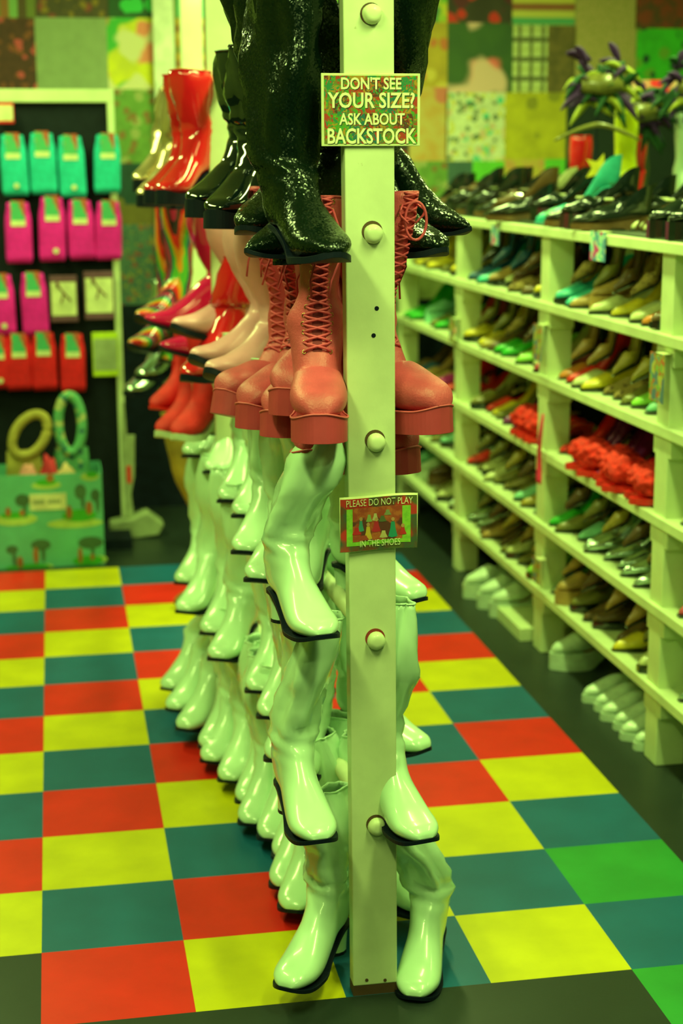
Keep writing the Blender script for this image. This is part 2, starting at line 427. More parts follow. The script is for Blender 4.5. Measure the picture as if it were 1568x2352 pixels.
b = MB(); b.box(X0, X1, Y0, YW + .1, CEIL, CEIL + .1); b.build('ceiling', mat('ceiling paint', (.5, .6, .35), .8))['kind'] = 'structure'
b = MB(); b.box(X0, X1, YW - .02, YW - .001, 0, 1.0); b.build('baseboard_back', M['dark'])['kind'] = 'structure'
for i, (x0, x1, z0, z1) in enumerate(TRIMS):
    b = MB(); b.box(x0, x1, YW - .05, YW - .022, .98, 2.7)
    o = b.build('trim_%d' % (i + 1), mat('white trim', (.86, .93, .72), .4), bevel=.004); o['kind'] = 'structure'
PC = {
 'olive': [(.16, .2, .04), (.3, .12, .03), (.2, .4, .12), (.1, .06, .02)], 'darkfloral': [(.09, .07, .03), (.25, .05, .04), (.25, .16, .02)],
 'dkgreen': [(.02, .10, .03), (.04, .55, .10)], 'brownpink': [(.09, .03, .015), (.55, .07, .08), (.22, .06, .02)], 'sage': [(.30, .40, .20)],
 'yelfloral': [(.75, .72, .02), (.62, .6, .04), (.06, .45, .06), (.85, .25, .15), (.75, .7, .4)], 'greenbrown': [(.17, .36, .06), (.35, .4, .14), (.25, .14, .04)],
 'dkteal': [(.015, .08, .06), (.2, .18, .03)], 'olive2': [(.2, .17, .03)], 'tealfloral': [(.10, .22, .14), (.3, .09, .05), (.3, .3, .05), (.04, .1, .12)],
 'mint': [(.08, .72, .33)], 'orange': [(.62, .34, .03), (.75, .5, .1), (.4, .16, .04), (.68, .42, .05), (.3, .3, .06)], 'ochre': [(.58, .40, .04), (.66, .5, .08), (.6, .16, .05)],
 'mosaic': [(.15, .5, .05), (.7, .6, .05), (.05, .2, .12), (.6, .5, .3)], 'ochrepink': [(.6, .46, .14), (.6, .35, .08), (.65, .18, .12)],
 'darkred': [(.06, .05, .03), (.12, .02, .03), (.65, .03, .02)], 'pinkgreen': [(.04, .10, .03), (.05, .12, .03), (.9, .16, .16), (.8, .5, .4)],
 'stripes': [(.7, .62, .1), (.3, .1, .04), (.65, .55, .1), (.1, .4, .18), (.65, .6, .12), (.35, .12, .05)], 'plaid': [(.62, .68, .3), (.55, .6, .22), (.62, .68, .3), (.14, .15, .06)],
 'brown': [(.13, .10, .03), (.2, .14, .04)], 'tan': [(.42, .36, .1), (.55, .42, .16)], 'redbrown': [(.1, .06, .02), (.28, .05, .02)],
 'bright': [(.06, .62, .03), (.16, .4, .03), (.01, .06, .03)], 'whitefloral': [(.8, .85, .55), (.1, .6, .4), (.7, .5, .3), (.15, .2, .1), (.7, .65, .1)],
 'yeldots': [(.62, .55, .02), (.3, .28, .02)], 'slate': [(.06, .14, .12)], 'lime': [(.15, .65, .05)], 'orange2': [(.6, .5, .06), (.65, .35, .1)], 'dk': [(.010, .028, .018)]}
SC = {'yelfloral': 7, 'pinkgreen': 5, 'mosaic': 9, 'ochrepink': 9, 'ochre': 8, 'bright': 11, 'whitefloral': 14, 'yeldots': 10, 'plaid': 24, 'stripes': 11, 'darkred': 8, 'dkgreen': 9, 'tealfloral': 26, 'brownpink': 17, 'tan': 40}
for x0, x1, z0, z1, kind, key in PAPERS:
    o = plane('wall_paper', [(x0, YW - .003, z0), (x1, YW - .003, z0), (x1, YW - .003, z1), (x0, YW - .003, z1)], paper(key, kind, PC[key], SC.get(key, 14)), None, wb)
keys = list(PC); rnd = random.Random(4)
for x in range(4):                                   # sheets behind the rack, between the two seen areas
    for z in range(4):
        k = keys[rnd.randrange(4, 20)]; xx = .93 + x * .27
        plane('wall_paper', [(xx, YW - .002, 1.3 + z * .32), (xx + .27, YW - .002, 1.3 + z * .32), (xx + .27, YW - .002, 1.62 + z * .32), (xx, YW - .002, 1.62 + z * .32)], paper(k, 'noise' if len(PC[k]) > 1 else 'plain', PC[k], 12), None, wb)

# ceiling lights
tubem = bpy.data.materials.new('lit tube'); tubem.use_nodes = True
e = tubem.node_tree.nodes.new('ShaderNodeEmission'); e.inputs[0].default_value = c4(LIGHT); e.inputs[1].default_value = 8
tubem.node_tree.links.new(e.outputs[0], tubem.node_tree.nodes['Material Output'].inputs[0])
for i, (x, y, rz, wt) in enumerate(TUBES):
    t = empty('ceiling_light', (x, y, CEIL), R(rz)); tag(t, 'white ceiling tube fixture above the %s' % ['left aisle, front', 'right aisle, front', 'left aisle, middle', 'right aisle, middle', 'sock display', 'far end of the rack', 'mask display', 'right wall', 'entrance behind the viewer'][i], 'light', 'tube fixtures on the ceiling')
    b = MB(); b.box(-.08, .08, -.62, .62, -.05, -.001); b.build('housing', mat('white metal', (.8, .8, .8), .4), t)
    b = MB(); b.tube([(0, -.6, -.075), (0, .6, -.075)], .016, 10); b.build('tube', tubem, t, smooth=True)
    ld = bpy.data.lights.new('tube_glow', 'AREA'); ld.shape = 'RECTANGLE'; ld.size = .16; ld.size_y = 1.2; ld.energy = wt; ld.color = LIGHT
    lo = bpy.data.objects.new('tube_glow', ld); COL.objects.link(lo); lo.parent = t; lo.location = (0, 0, -.10)

# ------------------------------------------------------------------ boots
def smooth01(u): u = max(0, min(1, u)); return u * u * (3 - 2 * u)
def crom(P, t):
    n = len(P) - 1; x = min(max(t * n, 0), n - 1e-6); i = int(x); f = x - i
    p0 = P[max(i - 1, 0)]; p1 = P[i]; p2 = P[i + 1]; p3 = P[min(i + 2, n)]
    return [.5 * ((2 * b) + (c - a) * f + (2 * a - 5 * b + 4 * c - d) * f * f + (-a + 3 * b - 3 * c + d) * f ** 3) for a, b, c, d in zip(p0, p1, p2, p3)]
STY = {  # heel height, platform, foot length, shaft height, toe point 0..1, half depth of the opening, sole thickness
 'w': dict(hh=.062, tp=.005, L=.25, H=.44, pt=.0, top=.050, calf=.080, flat=.42, th=.006, up='white', sole='black', heel='white'),
 'pink': dict(hh=.095, tp=.042, L=.255, H=.47, pt=-.1, top=.060, puff=.014, wm=.050, th=.036, up='pink', sole='pinksole', heel='pinksole'),
 'sequin': dict(hh=.07, wm=.052, tp=.010, L=.25, H=.50, pt=.45, top=.09, calf=.10, th=.010, up='seq', sole='black', heel='seq'),
 'sequinpt': dict(hh=.085, tp=.005, L=.27, H=.50, pt=1.0, top=.09, calf=.095, th=.006, up='seq', sole='black', heel='seq'),
 'patent': dict(hh=.10, tp=.03, L=.25, H=.46, pt=.3, top=.085, calf=.084, flat=.6, wm=.052, wide=.66, th=.022, up='patent', sole='black', heel='patent'),
 'redpatent': dict(hh=.10, tp=.03, L=.25, H=.46, pt=.3, top=.08, th=.022, up='redpatent', sole='black', heel='black'),
 'gold': dict(hh=.10, tp=.03, L=.25, H=.46, pt=.3, top=.08, th=.022, up='gold', sole='black', heel='black'),
 'hotpink': dict(hh=.10, tp=.005, L=.27, H=.44, pt=1.0, top=.06, calf=.11, wide=.75, th=.006, up='hotpink', sole='black', heel='hotpink'),
 'redpump': dict(hh=.10, tp=.02, L=.25, H=.34, pt=.4, top=.075, th=.015, wide=.7, up='redpatent', sole='black', heel='redpatent'),
 'beige': dict(hh=.07, tp=.008, L=.25, H=.44, pt=.2, top=.06, calf=.11, wide=.75, th=.012, up='beige', sole='black', heel='black'),
 'rainbow': dict(hh=.09, tp=.01, L=.25, H=.46, pt=.6, top=.075, th=.007, up='rainbow', sole='black', heel='rainbow'),
 'fringe': dict(hh=.06, tp=.01, L=.24, H=.40, pt=.4, top=.075, th=.018, up='fringe', sole='whitein', heel='whitein'),
 'redfringe': dict(hh=.06, tp=.01, L=.24, H=.38, pt=.4, top=.075, th=.008, up='fringe', sole='red', heel='red'),
 'silver': dict(hh=.09, tp=.02, L=.25, H=.42, pt=.2, top=.075, th=.014, up='silver', sole='black', heel='silver'),
 'olive': dict(hh=.05, tp=.005, L=.25, H=.68, pt=.3, top=.07, calf=.11, th=.006, up='olive', sole='black', heel='olive'),
 'bigwhite': dict(hh=.11, tp=.055, L=.29, H=.36, pt=-.1, top=.07, th=.05, up='white', sole='white', heel='white'),
}
def plan(t, pt, wm=.047):            # half width of the foot seen from above
    if t < .03: return .033 * math.sqrt(max(0, 1 - ((.03 - t) / .0425) ** 2))
    if t < .09: w_ = .033 + .001 * (t - .03) / .06
    else: w_ = .034 + (wm - .034) * smooth01((t - .09) / .08)
    a = .185 - .02 * max(pt, 0); e = 2.25 - .9 * max(pt, 0)
    if t > a: w_ *= max(0, 1 - ((t - a) / (.2545 - a)) ** e) ** (1 / (2.0 - .85 * max(pt, 0)))
    return w_
class Boot:
    def __init__(s, st, seed, P, yaw, pitch, Ttop, crush=1.0, roll=0):
        d = STY[st]; s.d = d; s.seed = seed
        hh, tp, L, H, pt = d['hh'], d['tp'], d['L'], d['H'], d['pt']; k = L / .25
        o = d['top']; cx = .048; oc = d.get('calf', o); pf = d.get('puff', 0)
        s.H = H
        B = [(cx - o, H), (cx - (o + oc) * .51, H * .86), (cx - oc * .98, H * .7), (cx - oc * .78, H * .52 + .03), (-.002, hh + .125), (-.004, hh + .085), (-.012, hh + .048), (-.010, hh + .018), (.012, hh),
             (.055 * k, hh * .92), (.10 * k, hh * .5 + tp * .5), (.15 * k, tp + .004), (.19 * k, tp), (.220 * k, tp + .001), (.238 * k, tp + .003), (.2465 * k, tp + .006), (.2515 * k, tp + .011)]
        F = [(cx + o, H), (cx + (o + oc) * .49, H * .86), (cx + oc * .9, H * .7), (cx + oc * .70, H * .52 + .03), (.092, hh + .13), (.100, hh * .9 + .105), (.113 * k, hh * .8 + .090), (.124 * k, hh * .7 + .080), (.134 * k, hh * .6 + .073),
             (.148 * k, hh * .42 + .065 + tp * .5 + pf * .5), (.166 * k, hh * .25 + .058 + tp * .75 + pf * .9), (.188 * k, hh * .08 + .050 + tp + pf), (.214 * k, .042 + tp + pf * 1.3), (.234 * k, .035 + tp - pt * .006 + pf), (.245 * k, .027 + tp - pt * .006 + pf * .7), (.2505 * k, .020 + tp - pt * .006 + pf * .3), (.2520 * k, .013 + tp)]
        W = [o * d.get('flat', .62), (o + oc) * .33, oc * d.get('wide', .60), oc * d.get('wide', .60) * .95] + [q_ + (d.get('wm', .046) - .046) + pf * .3 for q_ in (.047, .043, .040, .038, .037, .037, .041, .045)]
        W += [max(.004, plan((B[q][0] + F[q][0]) / 2 / k, pt, d.get('wm', .046))) for q in range(12, 17)]
        s.C = [(b[0], b[1], f[0], f[1], w_) for b, f, w_ in zip(B, F, W)]
        cp, sp = math.cos(pitch), math.sin(pitch)
        s.Rf = Matrix.Rotation(yaw, 3, 'Z') @ Matrix.Rotation(-pitch, 3, 'Y') @ Matrix.Rotation(roll, 3, 'X')
        s.P0 = Vector(P) - s.Rf @ Vector((L, 0, 0))
        tl = s.Rf.inverted() @ (Vector(Ttop) - s.P0)
        s.dl = tl - Vector((cx, 0, H)); s.za = hh + .10; s.crush = crush
        s.base = Vector((s.P0.x, s.P0.y, s.P0.z))
    def bend(s, p):
        u = (p.z - s.za) / (s.H - s.za)
        if u > 0:
            e = u * .88 + .12 * smooth01(u)
            p = p + Vector((s.dl.x * e, s.dl.y * e, s.dl.z * min(u, 1.2)))
        return p
    def pt(s, t, a, off=0):
        b0, b1, f0, f1, w_ = crom(s.C, t)
        c = Vector(((b0 + f0) / 2, 0, (b1 + f1) / 2)); h = Vector(((f0 - b0) / 2, 0, (f1 - b1) / 2))
        ca, sa = math.cos(a), math.sin(a); e = .86
        x = math.copysign(abs(ca) ** e, ca); y = math.copysign(abs(sa) ** e, sa)
        p = c + h * x + Vector((0, w_ * y, 0))
        zz = c.z; u = smooth01((zz - s.d['hh'] - .05) / .1)
        n = (h * x * (1 / max(h.length_squared, 1e-6)) * .05 + Vector((0, y / max(w_, .01) * .05, 0)))
        if n.length > 1e-6: n.normalize()
        q = Vector((ca * 1.4 + s.seed * 7.3, sa * 1.4, zz * 7 + s.seed))
        amp = .015 * u * s.crush
        dsp = amp * noise.noise(q) + .005 * u * s.crush * noise.noise(q * 2.3 + Vector((0, 0, zz * 9)))
        ank = math.exp(-((zz - s.d['hh'] - .12) / .045) ** 2)
        dsp += .0022 * s.crush * ank * math.sin(zz * 150 + 2.6 * ca + s.seed * 3 + 2.5 * sa)
        fade = 1 - .7 * smooth01((t - .0) / .001) if t < .001 else 1
        p = p + n * (dsp * fade + off)
        return s.Rf @ s.bend(p) + s.P0
    def build(s, root, inv, nt=58, na=30, lo=False):
        if lo: nt, na = 34, 18
        d = s.d; L = d['L']; k = L / .25
        rings = [[inv @ s.pt(i / (nt - 1), 2 * PI * j / na) for j in range(na)] for i in range(nt)]
        b = MB(); b.loft(rings, False, True); o = b.build('upper', M[d['up']], root, smooth=True)
        sd = o.modifiers.new('thickness', 'SOLIDIFY'); sd.thickness = .0025; sd.offset = -1
        # hem ring round the opening
        b = MB(); b.tube([inv @ s.pt(.003, 2 * PI * j / 24, .0006) for j in range(24)], .0022, 6, closed=True)
        b.build('top_binding', M[d['up']], root, smooth=True)
        # sole
        th = d['th']; hh = d['hh']; tp = d['tp']; b = MB(); rr = []
        tr = lambda p: inv @ (s.Rf @ Vector(p) + s.P0)
        n = 34
        for i in range(n):
            u = .5 - .5 * math.cos(PI * i / (n - 1)); x = -.011 + u * (L + .0145)
            t = x / k
            zb = hh if t < .03 else (tp + (hh - tp) * (1 - smooth01((t - .03) / .125)) if t < .155 else tp + (max(0, t - .21) / .04) ** 2 * .008)
            w_ = plan(t, d['pt'], d.get('wm', .046))
            w_ = max(w_, .001)
            w_ += .002
            top = zb + .002; bot = zb - th
            if d['tp'] > .02 and t > .1: bot = max(0, min(bot, zb - th)) * (1 - smooth01((t - .1) / .05))
            rr.append([tr((x, -w_, bot)), tr((x, w_, bot)), tr((x, w_, top)), tr((x, -w_, top))])
        b.loft(rr); so = b.build('sole', M[d['sole']], root, smooth=False, bevel=.0015 if th < .02 else .003)
        if d['up'] == 'pink':
            b = MB()
            side = [(Vector(a3) + (Vector(a3) - Vector(a4)).normalized() * .001) for a1, a2, a3, a4 in rr[12:]] + [(Vector(a4)) for a1, a2, a3, a4 in reversed(rr[12:])]
            b.tube(side, .0022, 5); b.build('welt', M['welt'], so, smooth=True)
        # heel
        b = MB(); hr = []; fl = .0 if d['pt'] < .9 else -.3
        pin = .55 if (d['pt'] > .9) else .92
        for u in (0, .12, .35, .65, 1):
            z = (hh - th + .001) * (1 - u); sc = 1 - (1 - pin) * smooth01(u * 1.4) + (.06 * u if pin > .9 else 0)
            ring = []
            for j in range(14):
                a = 2 * PI * j / 14; ring.append(tr((.020 + .004 * u + .030 * sc * math.cos(a), .027 * sc * math.sin(a), z)))
            hr.append(ring)
        b.loft(hr); he = b.build('heel', M[d['heel']], root, smooth=True, auto=50)
        b = MB(); b.loft([[tr((.024 + .031 * pin * math.cos(2 * PI * j / 14) * 1.04, .028 * pin * 1.04 * math.sin(2 * PI * j / 14), z)) for j in range(14)] for z in (.004, -.003)])
        b.build('heel_tip', M['black'], he)
def rackx(y): return .668 + (.59 - .668) * min(max(y, 0), 1.75) / 1.75
ORD = ['', 'first', 'second', 'third', 'fourth', 'fifth', 'sixth', 'seventh', 'eighth', 'ninth', 'tenth', 'eleventh', 'twelfth', 'thirteenth', 'fourteenth', 'fifteenth', 'sixteenth', 'seventeenth', 'eighteenth']
ZD = {'k': 1.914, 'p': 1.529, 'a': 1.142, 'b': .753, 'c': .368}
DESC = {'w': ('gogo_boot', 'shiny white vinyl go-go boot'), 'pink': ('platform_boot', 'pink lace-up platform boot'), 'sequin': ('sequin_boot', 'black sequined platform boot'),
 'sequinpt': ('sequin_boot', 'black sequined boot with pointed toe'), 'patent': ('patent_boot', 'black patent knee boot'), 'redpatent': ('patent_boot', 'red patent knee boot'), 'gold': ('metallic_boot', 'gold metallic knee boot'),
 'hotpink': ('pointed_boot', 'hot pink patent boot with pointed toe'), 'redpump': ('patent_boot', 'red patent ankle boot'), 'beige': ('satin_boot', 'blush pink satin boot with black sole'), 'rainbow': ('striped_boot', 'rainbow striped metallic boot'),
 'fringe': ('suede_boot', 'red boot with white sole'), 'redfringe': ('fringed_boot', 'red fringed suede boot'), 'silver': ('metallic_boot', 'silver metallic boot'), 'olive': ('suede_boot', 'tall mustard suede boot hanging down to the floor')}
RAILN = {'k': 'top rail', 'p': 'second rail', 'a': 'middle rail', 'b': 'fourth rail', 'c': 'bottom rail'}
cnt = {}
ordered = sorted(range(len(BOOTS)), key=lambda i: BOOTS[i][3])
nth = {}
for i in ordered:
    bt = BOOTS[i]; key = (bt[0], bt[1], DESC[bt[6]][1]); cnt[key] = cnt.get(key, 0) + 1; nth[i] = cnt[key]
def laces(bt, root, inv, loop=False):
    b = MB(); ey = MB(); n = 18
    t0, t1 = .035, .545
    def at(t, a, off=.002): return inv @ bt.pt(t, a, off)
    def tz(z):
        lo_, hi_ = 0.0, .62
        for _ in range(30):
            m_ = (lo_ + hi_) / 2
            if crom(bt.C, m_)[3] > z: lo_ = m_
            else: hi_ = m_
        return lo_
    zl = [bt.H - .012 - (bt.H - .012 - bt.d['hh'] - .065) * i / (n - 1) for i in range(n)]
    for i in range(n):
        t = tz(zl[i]); tn = tz(zl[i] + .017); tn = max(tn, .006)
        wa = .42 if t < .35 else .42 + .25 * (t - .35) / .2
        for sgn in (1, -1):
            pts = [at(t, sgn * wa, .001), at(t * .75 + tn * .25, sgn * wa * .55, .006), at((t + tn) / 2, 0, .0085), at(t * .25 + tn * .75, -sgn * wa * .55, .006), at(tn, -sgn * wa, .001)]
            b.tube(pts, .0024, 6)
            c = at(t, sgn * wa, .001); d1 = (at(t, sgn * wa + .1, .001) - c).normalized(); d2 = (at(t + .01, sgn * wa, .001) - c).normalized()
            ey = MB(); ey.tube([c + (d1 * math.cos(q) + d2 * math.sin(q)) * .0038 for q in [2 * PI * j / 8 for j in range(8)]], .0011, 5, closed=True); ey.build('eyelet', M['brass'], root, smooth=True)
    tg = MB(); tg.loft([[at(.012 + (tz(zl[-1]) - .012) * i / 12, a, .0012) for a in (-.13, 0, .13)] for i in range(13)], False, False, closed=False)
    tg.build('tongue', mat('dark pink lining', (.22, .02, .04), .8), root)
    # loose ends and loop
    rd = random.Random(int(bt.seed * 10))
    for sgn in (1, -1):
        a0 = at(.03, sgn * .4, .003); pts = [a0]
        for q in range(1, 6):
            pts.append(a0 + inv.to_3x3() @ Vector((rd.uniform(-.006, .006) + .012 * math.sin(q), -.012 * min(q, 3), -.032 * q)) if not loop else a0 + inv.to_3x3() @ Vector((.010 * math.sin(q * .8) * sgn, -.018, -.007 * q)))
        b.tube(pts, .0022, 6)
    if loop:
        c = at(.03, 0, .012); R3 = inv.to_3x3()
        pts = [c + R3 @ Vector((.021 * math.sin(q) * (1 + .0 * q), -.01, -.031 + .036 * math.cos(q))) for q in [2 * PI * j / 22 for j in range(22)]]
        b.tube(pts, .0028, 7, closed=True)
    b.build('lace', M['lace'], root, smooth=True);
for i, (row, sd, x, y, z, yaw, st, T_seen) in enumerate(BOOTS):
    d = STY[st]; L = d['L']; ya = R(yaw); P = Vector((x, y, z)); zt = ZD[row] + (.065 if st != 'olive' else .0)
    if st in ('sequin', 'sequinpt'): zt = ZD[row] + .07
    if st in ('patent', 'redpatent', 'gold'): zt = ZD[row] + (-.01 if st == 'patent' else .0)
    front = abs(yaw + 90) < 50
    pitch = R(15) if not front else R(4)
    if st in ('sequin', 'sequinpt', 'patent', 'gold', 'redpatent'): pitch = R(3)
    if row == 'c': pitch = R(9) if not front else R(3)
    if st == 'olive': pitch = 0
    if st in ('hotpink', 'beige', 'rainbow'): pitch = R(18)
    off = .046 if not front else .055
    if st == 'w' and rackx(y) - x > .19 and sd < 0: off = -.05
    if st in ('hotpink', 'beige'): off = .02
    if st == 'redpump': zt = z + .33; off = -.01
    if st == 'pink': off = .072
    heel = P - Vector((math.cos(ya), math.sin(ya), 0)) * L
    tx = rackx(heel.y) + sd * off
    ank = P - Vector((math.cos(ya), math.sin(ya), 0)) * (L - .05)
    if row == 'k' and sd < 0: tx = rackx(P.y) - (.13 if st != 'patent' else .09)
    if st == 'redpatent' and row == 'k': tx = .50
    if st == 'gold': tx = .54
    ty = ank.y * .8 + (P.y + .10) * .2 if not front else ank.y + .01
    if row != 'k' and sd * (tx - ank.x) > .03: tx = ank.x + sd * .03
    if st == 'olive': tx, ty = .535, P.y + .05
    if off == -.05: ty = P.y + .0
    if T_seen: tx, ty, zt = T_seen        # opening measured in the photograph
    bt = Boot(st, i * .61 + .3, P, ya, pitch, (tx, ty, zt), crush={'pink': .4, 'w': 1.5, 'sequin': 1.9, 'sequinpt': 1.9, 'patent': 1.6, 'beige': 1.6}.get(st, 1.0))
    nm, ds = DESC[st]
    root = empty(nm, (ank.x, ank.y, P.z)); inv = Matrix.Translation((-ank.x, -ank.y, -P.z))
    side = 'left' if sd < 0 else 'right'; key = (row, sd, ds)
    if st == 'olive': lab = 'tall mustard suede boot standing on the tiles at the far end of the rack'
    elif cnt[key] == 1: lab = '%s on the %s side of the %s' % (ds, side, RAILN[row])
    else: lab = '%s, %s side of %s, %s from front post' % (ds, side, RAILN[row], ORD[nth[i]])
    tag(root, lab, 'boot', '%ss on the %s side of the %s' % (ds, side, RAILN[row]) if cnt[key] > 1 else None)
    far = y > 1.3
    bt.build(root, inv, lo=far)
    if st == 'pink': laces(bt, root, inv, loop=(yaw == -60))
    if st == 'redfringe':
        b = MB(); rd = random.Random(i)
        for q in range(34):
            a = rd.uniform(.2, 2.9) * (1 if q % 2 else -1); tt = rd.uniform(.1, .45); p = inv @ bt.pt(tt, a, .003)
            b.tube([p, p + Vector((rd.uniform(-.01, .01), rd.uniform(-.01, .01), -.05)), p + Vector((rd.uniform(-.02, .02), rd.uniform(-.02, .02), -.11))], .003, 4)
        b.build('fringe', M['fringe'], root)

# ------------------------------------------------------------------ boot rack: posts and rails
rack = empty('boot_rack', (.668, 0, 0))
tag(rack, 'cream painted wooden boot rack, flat front post with five round rail ends', 'rack')
def post(p0, p1, wd, dp, name='post'):
    o = empty('x') if False else None
    b = MB(); a = Vector(p0); c = Vector(p1)
    R0_ = [(a.x - wd / 2, a.y, a.z), (a.x + wd / 2, a.y, a.z), (a.x + wd / 2, a.y + dp, a.z), (a.x - wd / 2, a.y + dp, a.z)]
    R1_ = [(c.x - wd / 2 * 1.02, c.y, c.z), (c.x + wd / 2 * 1.02, c.y, c.z), (c.x + wd / 2 * 1.02, c.y + dp, c.z), (c.x - wd / 2 * 1.02, c.y + dp, c.z)]
    off = Vector((-.668, 0, 0)); n = 12
    rings = []
    for i in range(n + 1):
        t = i / n; rings.append([Vector(q).lerp(Vector(s_), t) + off for q, s_ in zip(R0_, R1_)])
    b.loft(rings); return b.build(name, M['post'], rack, bevel=.0025)
def pc(z): return .6705 + (z / 1.938) * (.6595 - .6705)
k = 2.4 / 1.938
front_post = post((.6705, .0, .022), (.6705 - .011 * k, .0, 2.4), .091, .040)
b = MB(); b.box(.6705 - .0455 - .668, .6705 + .0455 - .668, .001, .039, 0, .022); b.build('post_foot', M['raw'], rack)
post((.59, 1.75, 0), (.585, 1.75, 2.4), .089, .04); post((.69, 3.9, 0), (.69, 3.9, 2.4), .089, .04)
for q, (kx, ky, kz) in enumerate(KNOB):
    b = MB(); pts = []
    rr = .0178; rings = []
    prof = [(-.0165, .35), (-.0155, .62), (-.0125, .86), (-.006, 1.0), (.03, 1.0)]
    for yy, s_ in prof:
        rings.append([(kx - .668 + rr * s_ * math.cos(a) * (1 + .04 * math.sin(3 * a + q)), yy - .001, kz + rr * s_ * math.sin(a)) for a in [2 * PI * j / 20 for j in range(20)]])
    b.loft(rings, True, False); rings2 = []
    path = [(kx, .03), (.59 + .04, 1.0), (.59, 1.75)] + ([(.60, 3.2), (.69, 3.95)] if q < 2 else [(.60, 3.2), (.69, 3.95)] if q == 2 else [(.589, 1.85)])
    rings2 = [[(px - .668 + rr * math.cos(a), py, kz + rr * math.sin(a)) for a in [2 * PI * j / 20 for j in range(20)]] for px, py in path]
    b.loft(rings2, False, True); rail = b.build('rail', M['post'], rack, smooth=True, auto=60)
    b = MB(); dz = .0042 if q else .001
    b.loft([[(kx - .668 - .0015 + .0195 * math.cos(a), yy, kz + dz + .0195 * math.sin(a)) for a in [2 * PI * j / 24 for j in range(24)]] for yy in (-.0009, .0006)])
    b.build('rail_hole', M['raw'] if q != 3 else mat('rust red paint', (.3, .03, .02), .7), front_post)
for hx, hy, hz in HOLES:
    b = MB(); b.loft([[(hx - .668 + .0042 * math.cos(a), yy, hz + .0042 * math.sin(a)) for a in [2 * PI * j / 14 for j in range(14)]] for yy in (-.0006, .001)])
    b.build('nail_hole', M['black'], front_post)
for dx, dz in ((-.018, .034), (.02, .03)):
    b = MB(); b.loft([[(.6705 - .668 + dx + .0034 * math.cos(a), yy, dz + .0034 * math.sin(a)) for a in [2 * PI * j / 12 for j in range(12)]] for yy in (-.0012, .001)])
    b.build('nail_head', M['raw'], front_post)

# ------------------------------------------------------------------ signs on the post
def text(s_, x0, x1, z0, z1, y, m, parent, name='lettering', slant=0, ext=.0002, heavy=0.0):
    cu = bpy.data.curves.new(name, 'FONT'); cu.body = s_; cu.extrude = 0; cu.offset = heavy; cu.resolution_u = 3
    o = bpy.data.objects.new(name, cu); COL.objects.link(o); bpy.context.view_layer.update()
    dg = bpy.context.evaluated_depsgraph_get(); me = bpy.data.meshes.new_from_object(o.evaluated_get(dg))
    bpy.data.objects.remove(o)
    xs = [v.co.x for v in me.vertices]; ys = [v.co.y for v in me.vertices]
    ax, bx, ay, by = min(xs), max(xs), min(ys), max(ys)
    for v in me.vertices:
        u = (v.co.x - ax) / (bx - ax); w_ = (v.co.y - ay) / (by - ay)
        v.co = (x0 + u * (x1 - x0), y, z0 + w_ * (z1 - z0) + slant * u)
    me.materials.clear()
    return mobj(name, me, m, parent)
S1 = empty('backstock_sign', (.6625, -.002, 1.749)); tag(S1, "patchwork sign reading don't see your size? ask about backstock, on the front post", 'sign')
W1, H1 = .0905, .0635
b = MB(); b.box(-W1, W1, -.0035, 0, -H1, H1); b.build('board', M['card'], S1, bevel=.001)
SIGC = [(.10, .02, .01), (.06, .30, .015), (.42, .22, .015), (.015, .20, .07), (.42, .03, .01), (.15, .16, .02), (.01, .13, .12)]
plane('print', [(-W1 + .005, -.0038, -H1 + .004), (W1 - .005, -.0038, -H1 + .004), (W1 - .005, -.0038, H1 - .004), (-W1 + .005, -.0038, H1 - .004)],
      paper('signmosaic', 'mosaic', SIGC, 34), None, S1)
tm = mat('cream ink', (.86, .92, .52), .6, var=.02); sh = mat('dark ink', (.02, .018, .008), .7)
q = .0001227
for s_, x0, x1, y0, y1 in (("DON'T SEE", 340, 1240, 135, 312), ('YOUR SIZE?', 140, 1440, 350, 576), ('ASK ABOUT', 310, 1290, 645, 815), ('BACKSTOCK', 135, 1465, 860, 1085)):
    X_0, X_1, Z_0, Z_1 = (x0 - 785) * q, (x1 - 785) * q, (600 - y1) * q, (600 - y0) * q
    text(s_, X_0 + .0010, X_1 + .0010, Z_0 - .0011, Z_1 - .0011, -.0041, sh, S1, 'letter_shadow', heavy=.03)
    text(s_, X_0, X_1, Z_0, Z_1, -.0044, tm, S1, heavy=.022)
S2 = empty('shoes_sign', (.6753, -.002, .9885)); tag(S2, 'small curled sign reading please do not play in the shoes, below the pink boots', 'sign')
W2, H2 = .0755, .0535
def curl(x): return -.004 - .006 * (x / W2) ** 2 * (1 if x > 0 else .8)
def sheet(name, x0, x1, z0, z1, off, m, n=14, parent=S2):
    vs = []; fs = []
    for i in range(n + 1):
        x = x0 + (x1 - x0) * i / n; dz = .002 * math.sin(x / W2 * 2.2)
        vs += [(x, curl(x) - off, z0 + dz), (x, curl(x) - off, z1 + dz)]
        if i: a = 2 * (i - 1); fs.append((a, a + 2, a + 3, a + 1))
    o = mobj(name, mk(name, vs, fs), m, parent); return o
o = sheet('board', -W2, W2, -H2, H2, 0, M['card']); sdm = o.modifiers.new('thickness', 'SOLIDIFY'); sdm.thickness = .001; sdm.offset = 1
sheet('print', -W2 + .0015, W2 - .0015, -H2 + .001, H2 - .004, .0015, paper('sign2', 'noise3', [(.16, .05, .02), (.05, .1, .05), (.55, .03, .02), (.1, .12, .03)], 20))
sheet('picture', -.062, .062, -.042, .030, .0019, paper('sign2b', 'noise3', [(.2, .5, .04), (.3, .6, .05)], 60))
sheet('picture', -.050, .046, -.034, .031, .0023, paper('sign2c', 'noise3', [(.36, .05, .02), (.5, .12, .03), (.12, .03, .02)], 45))
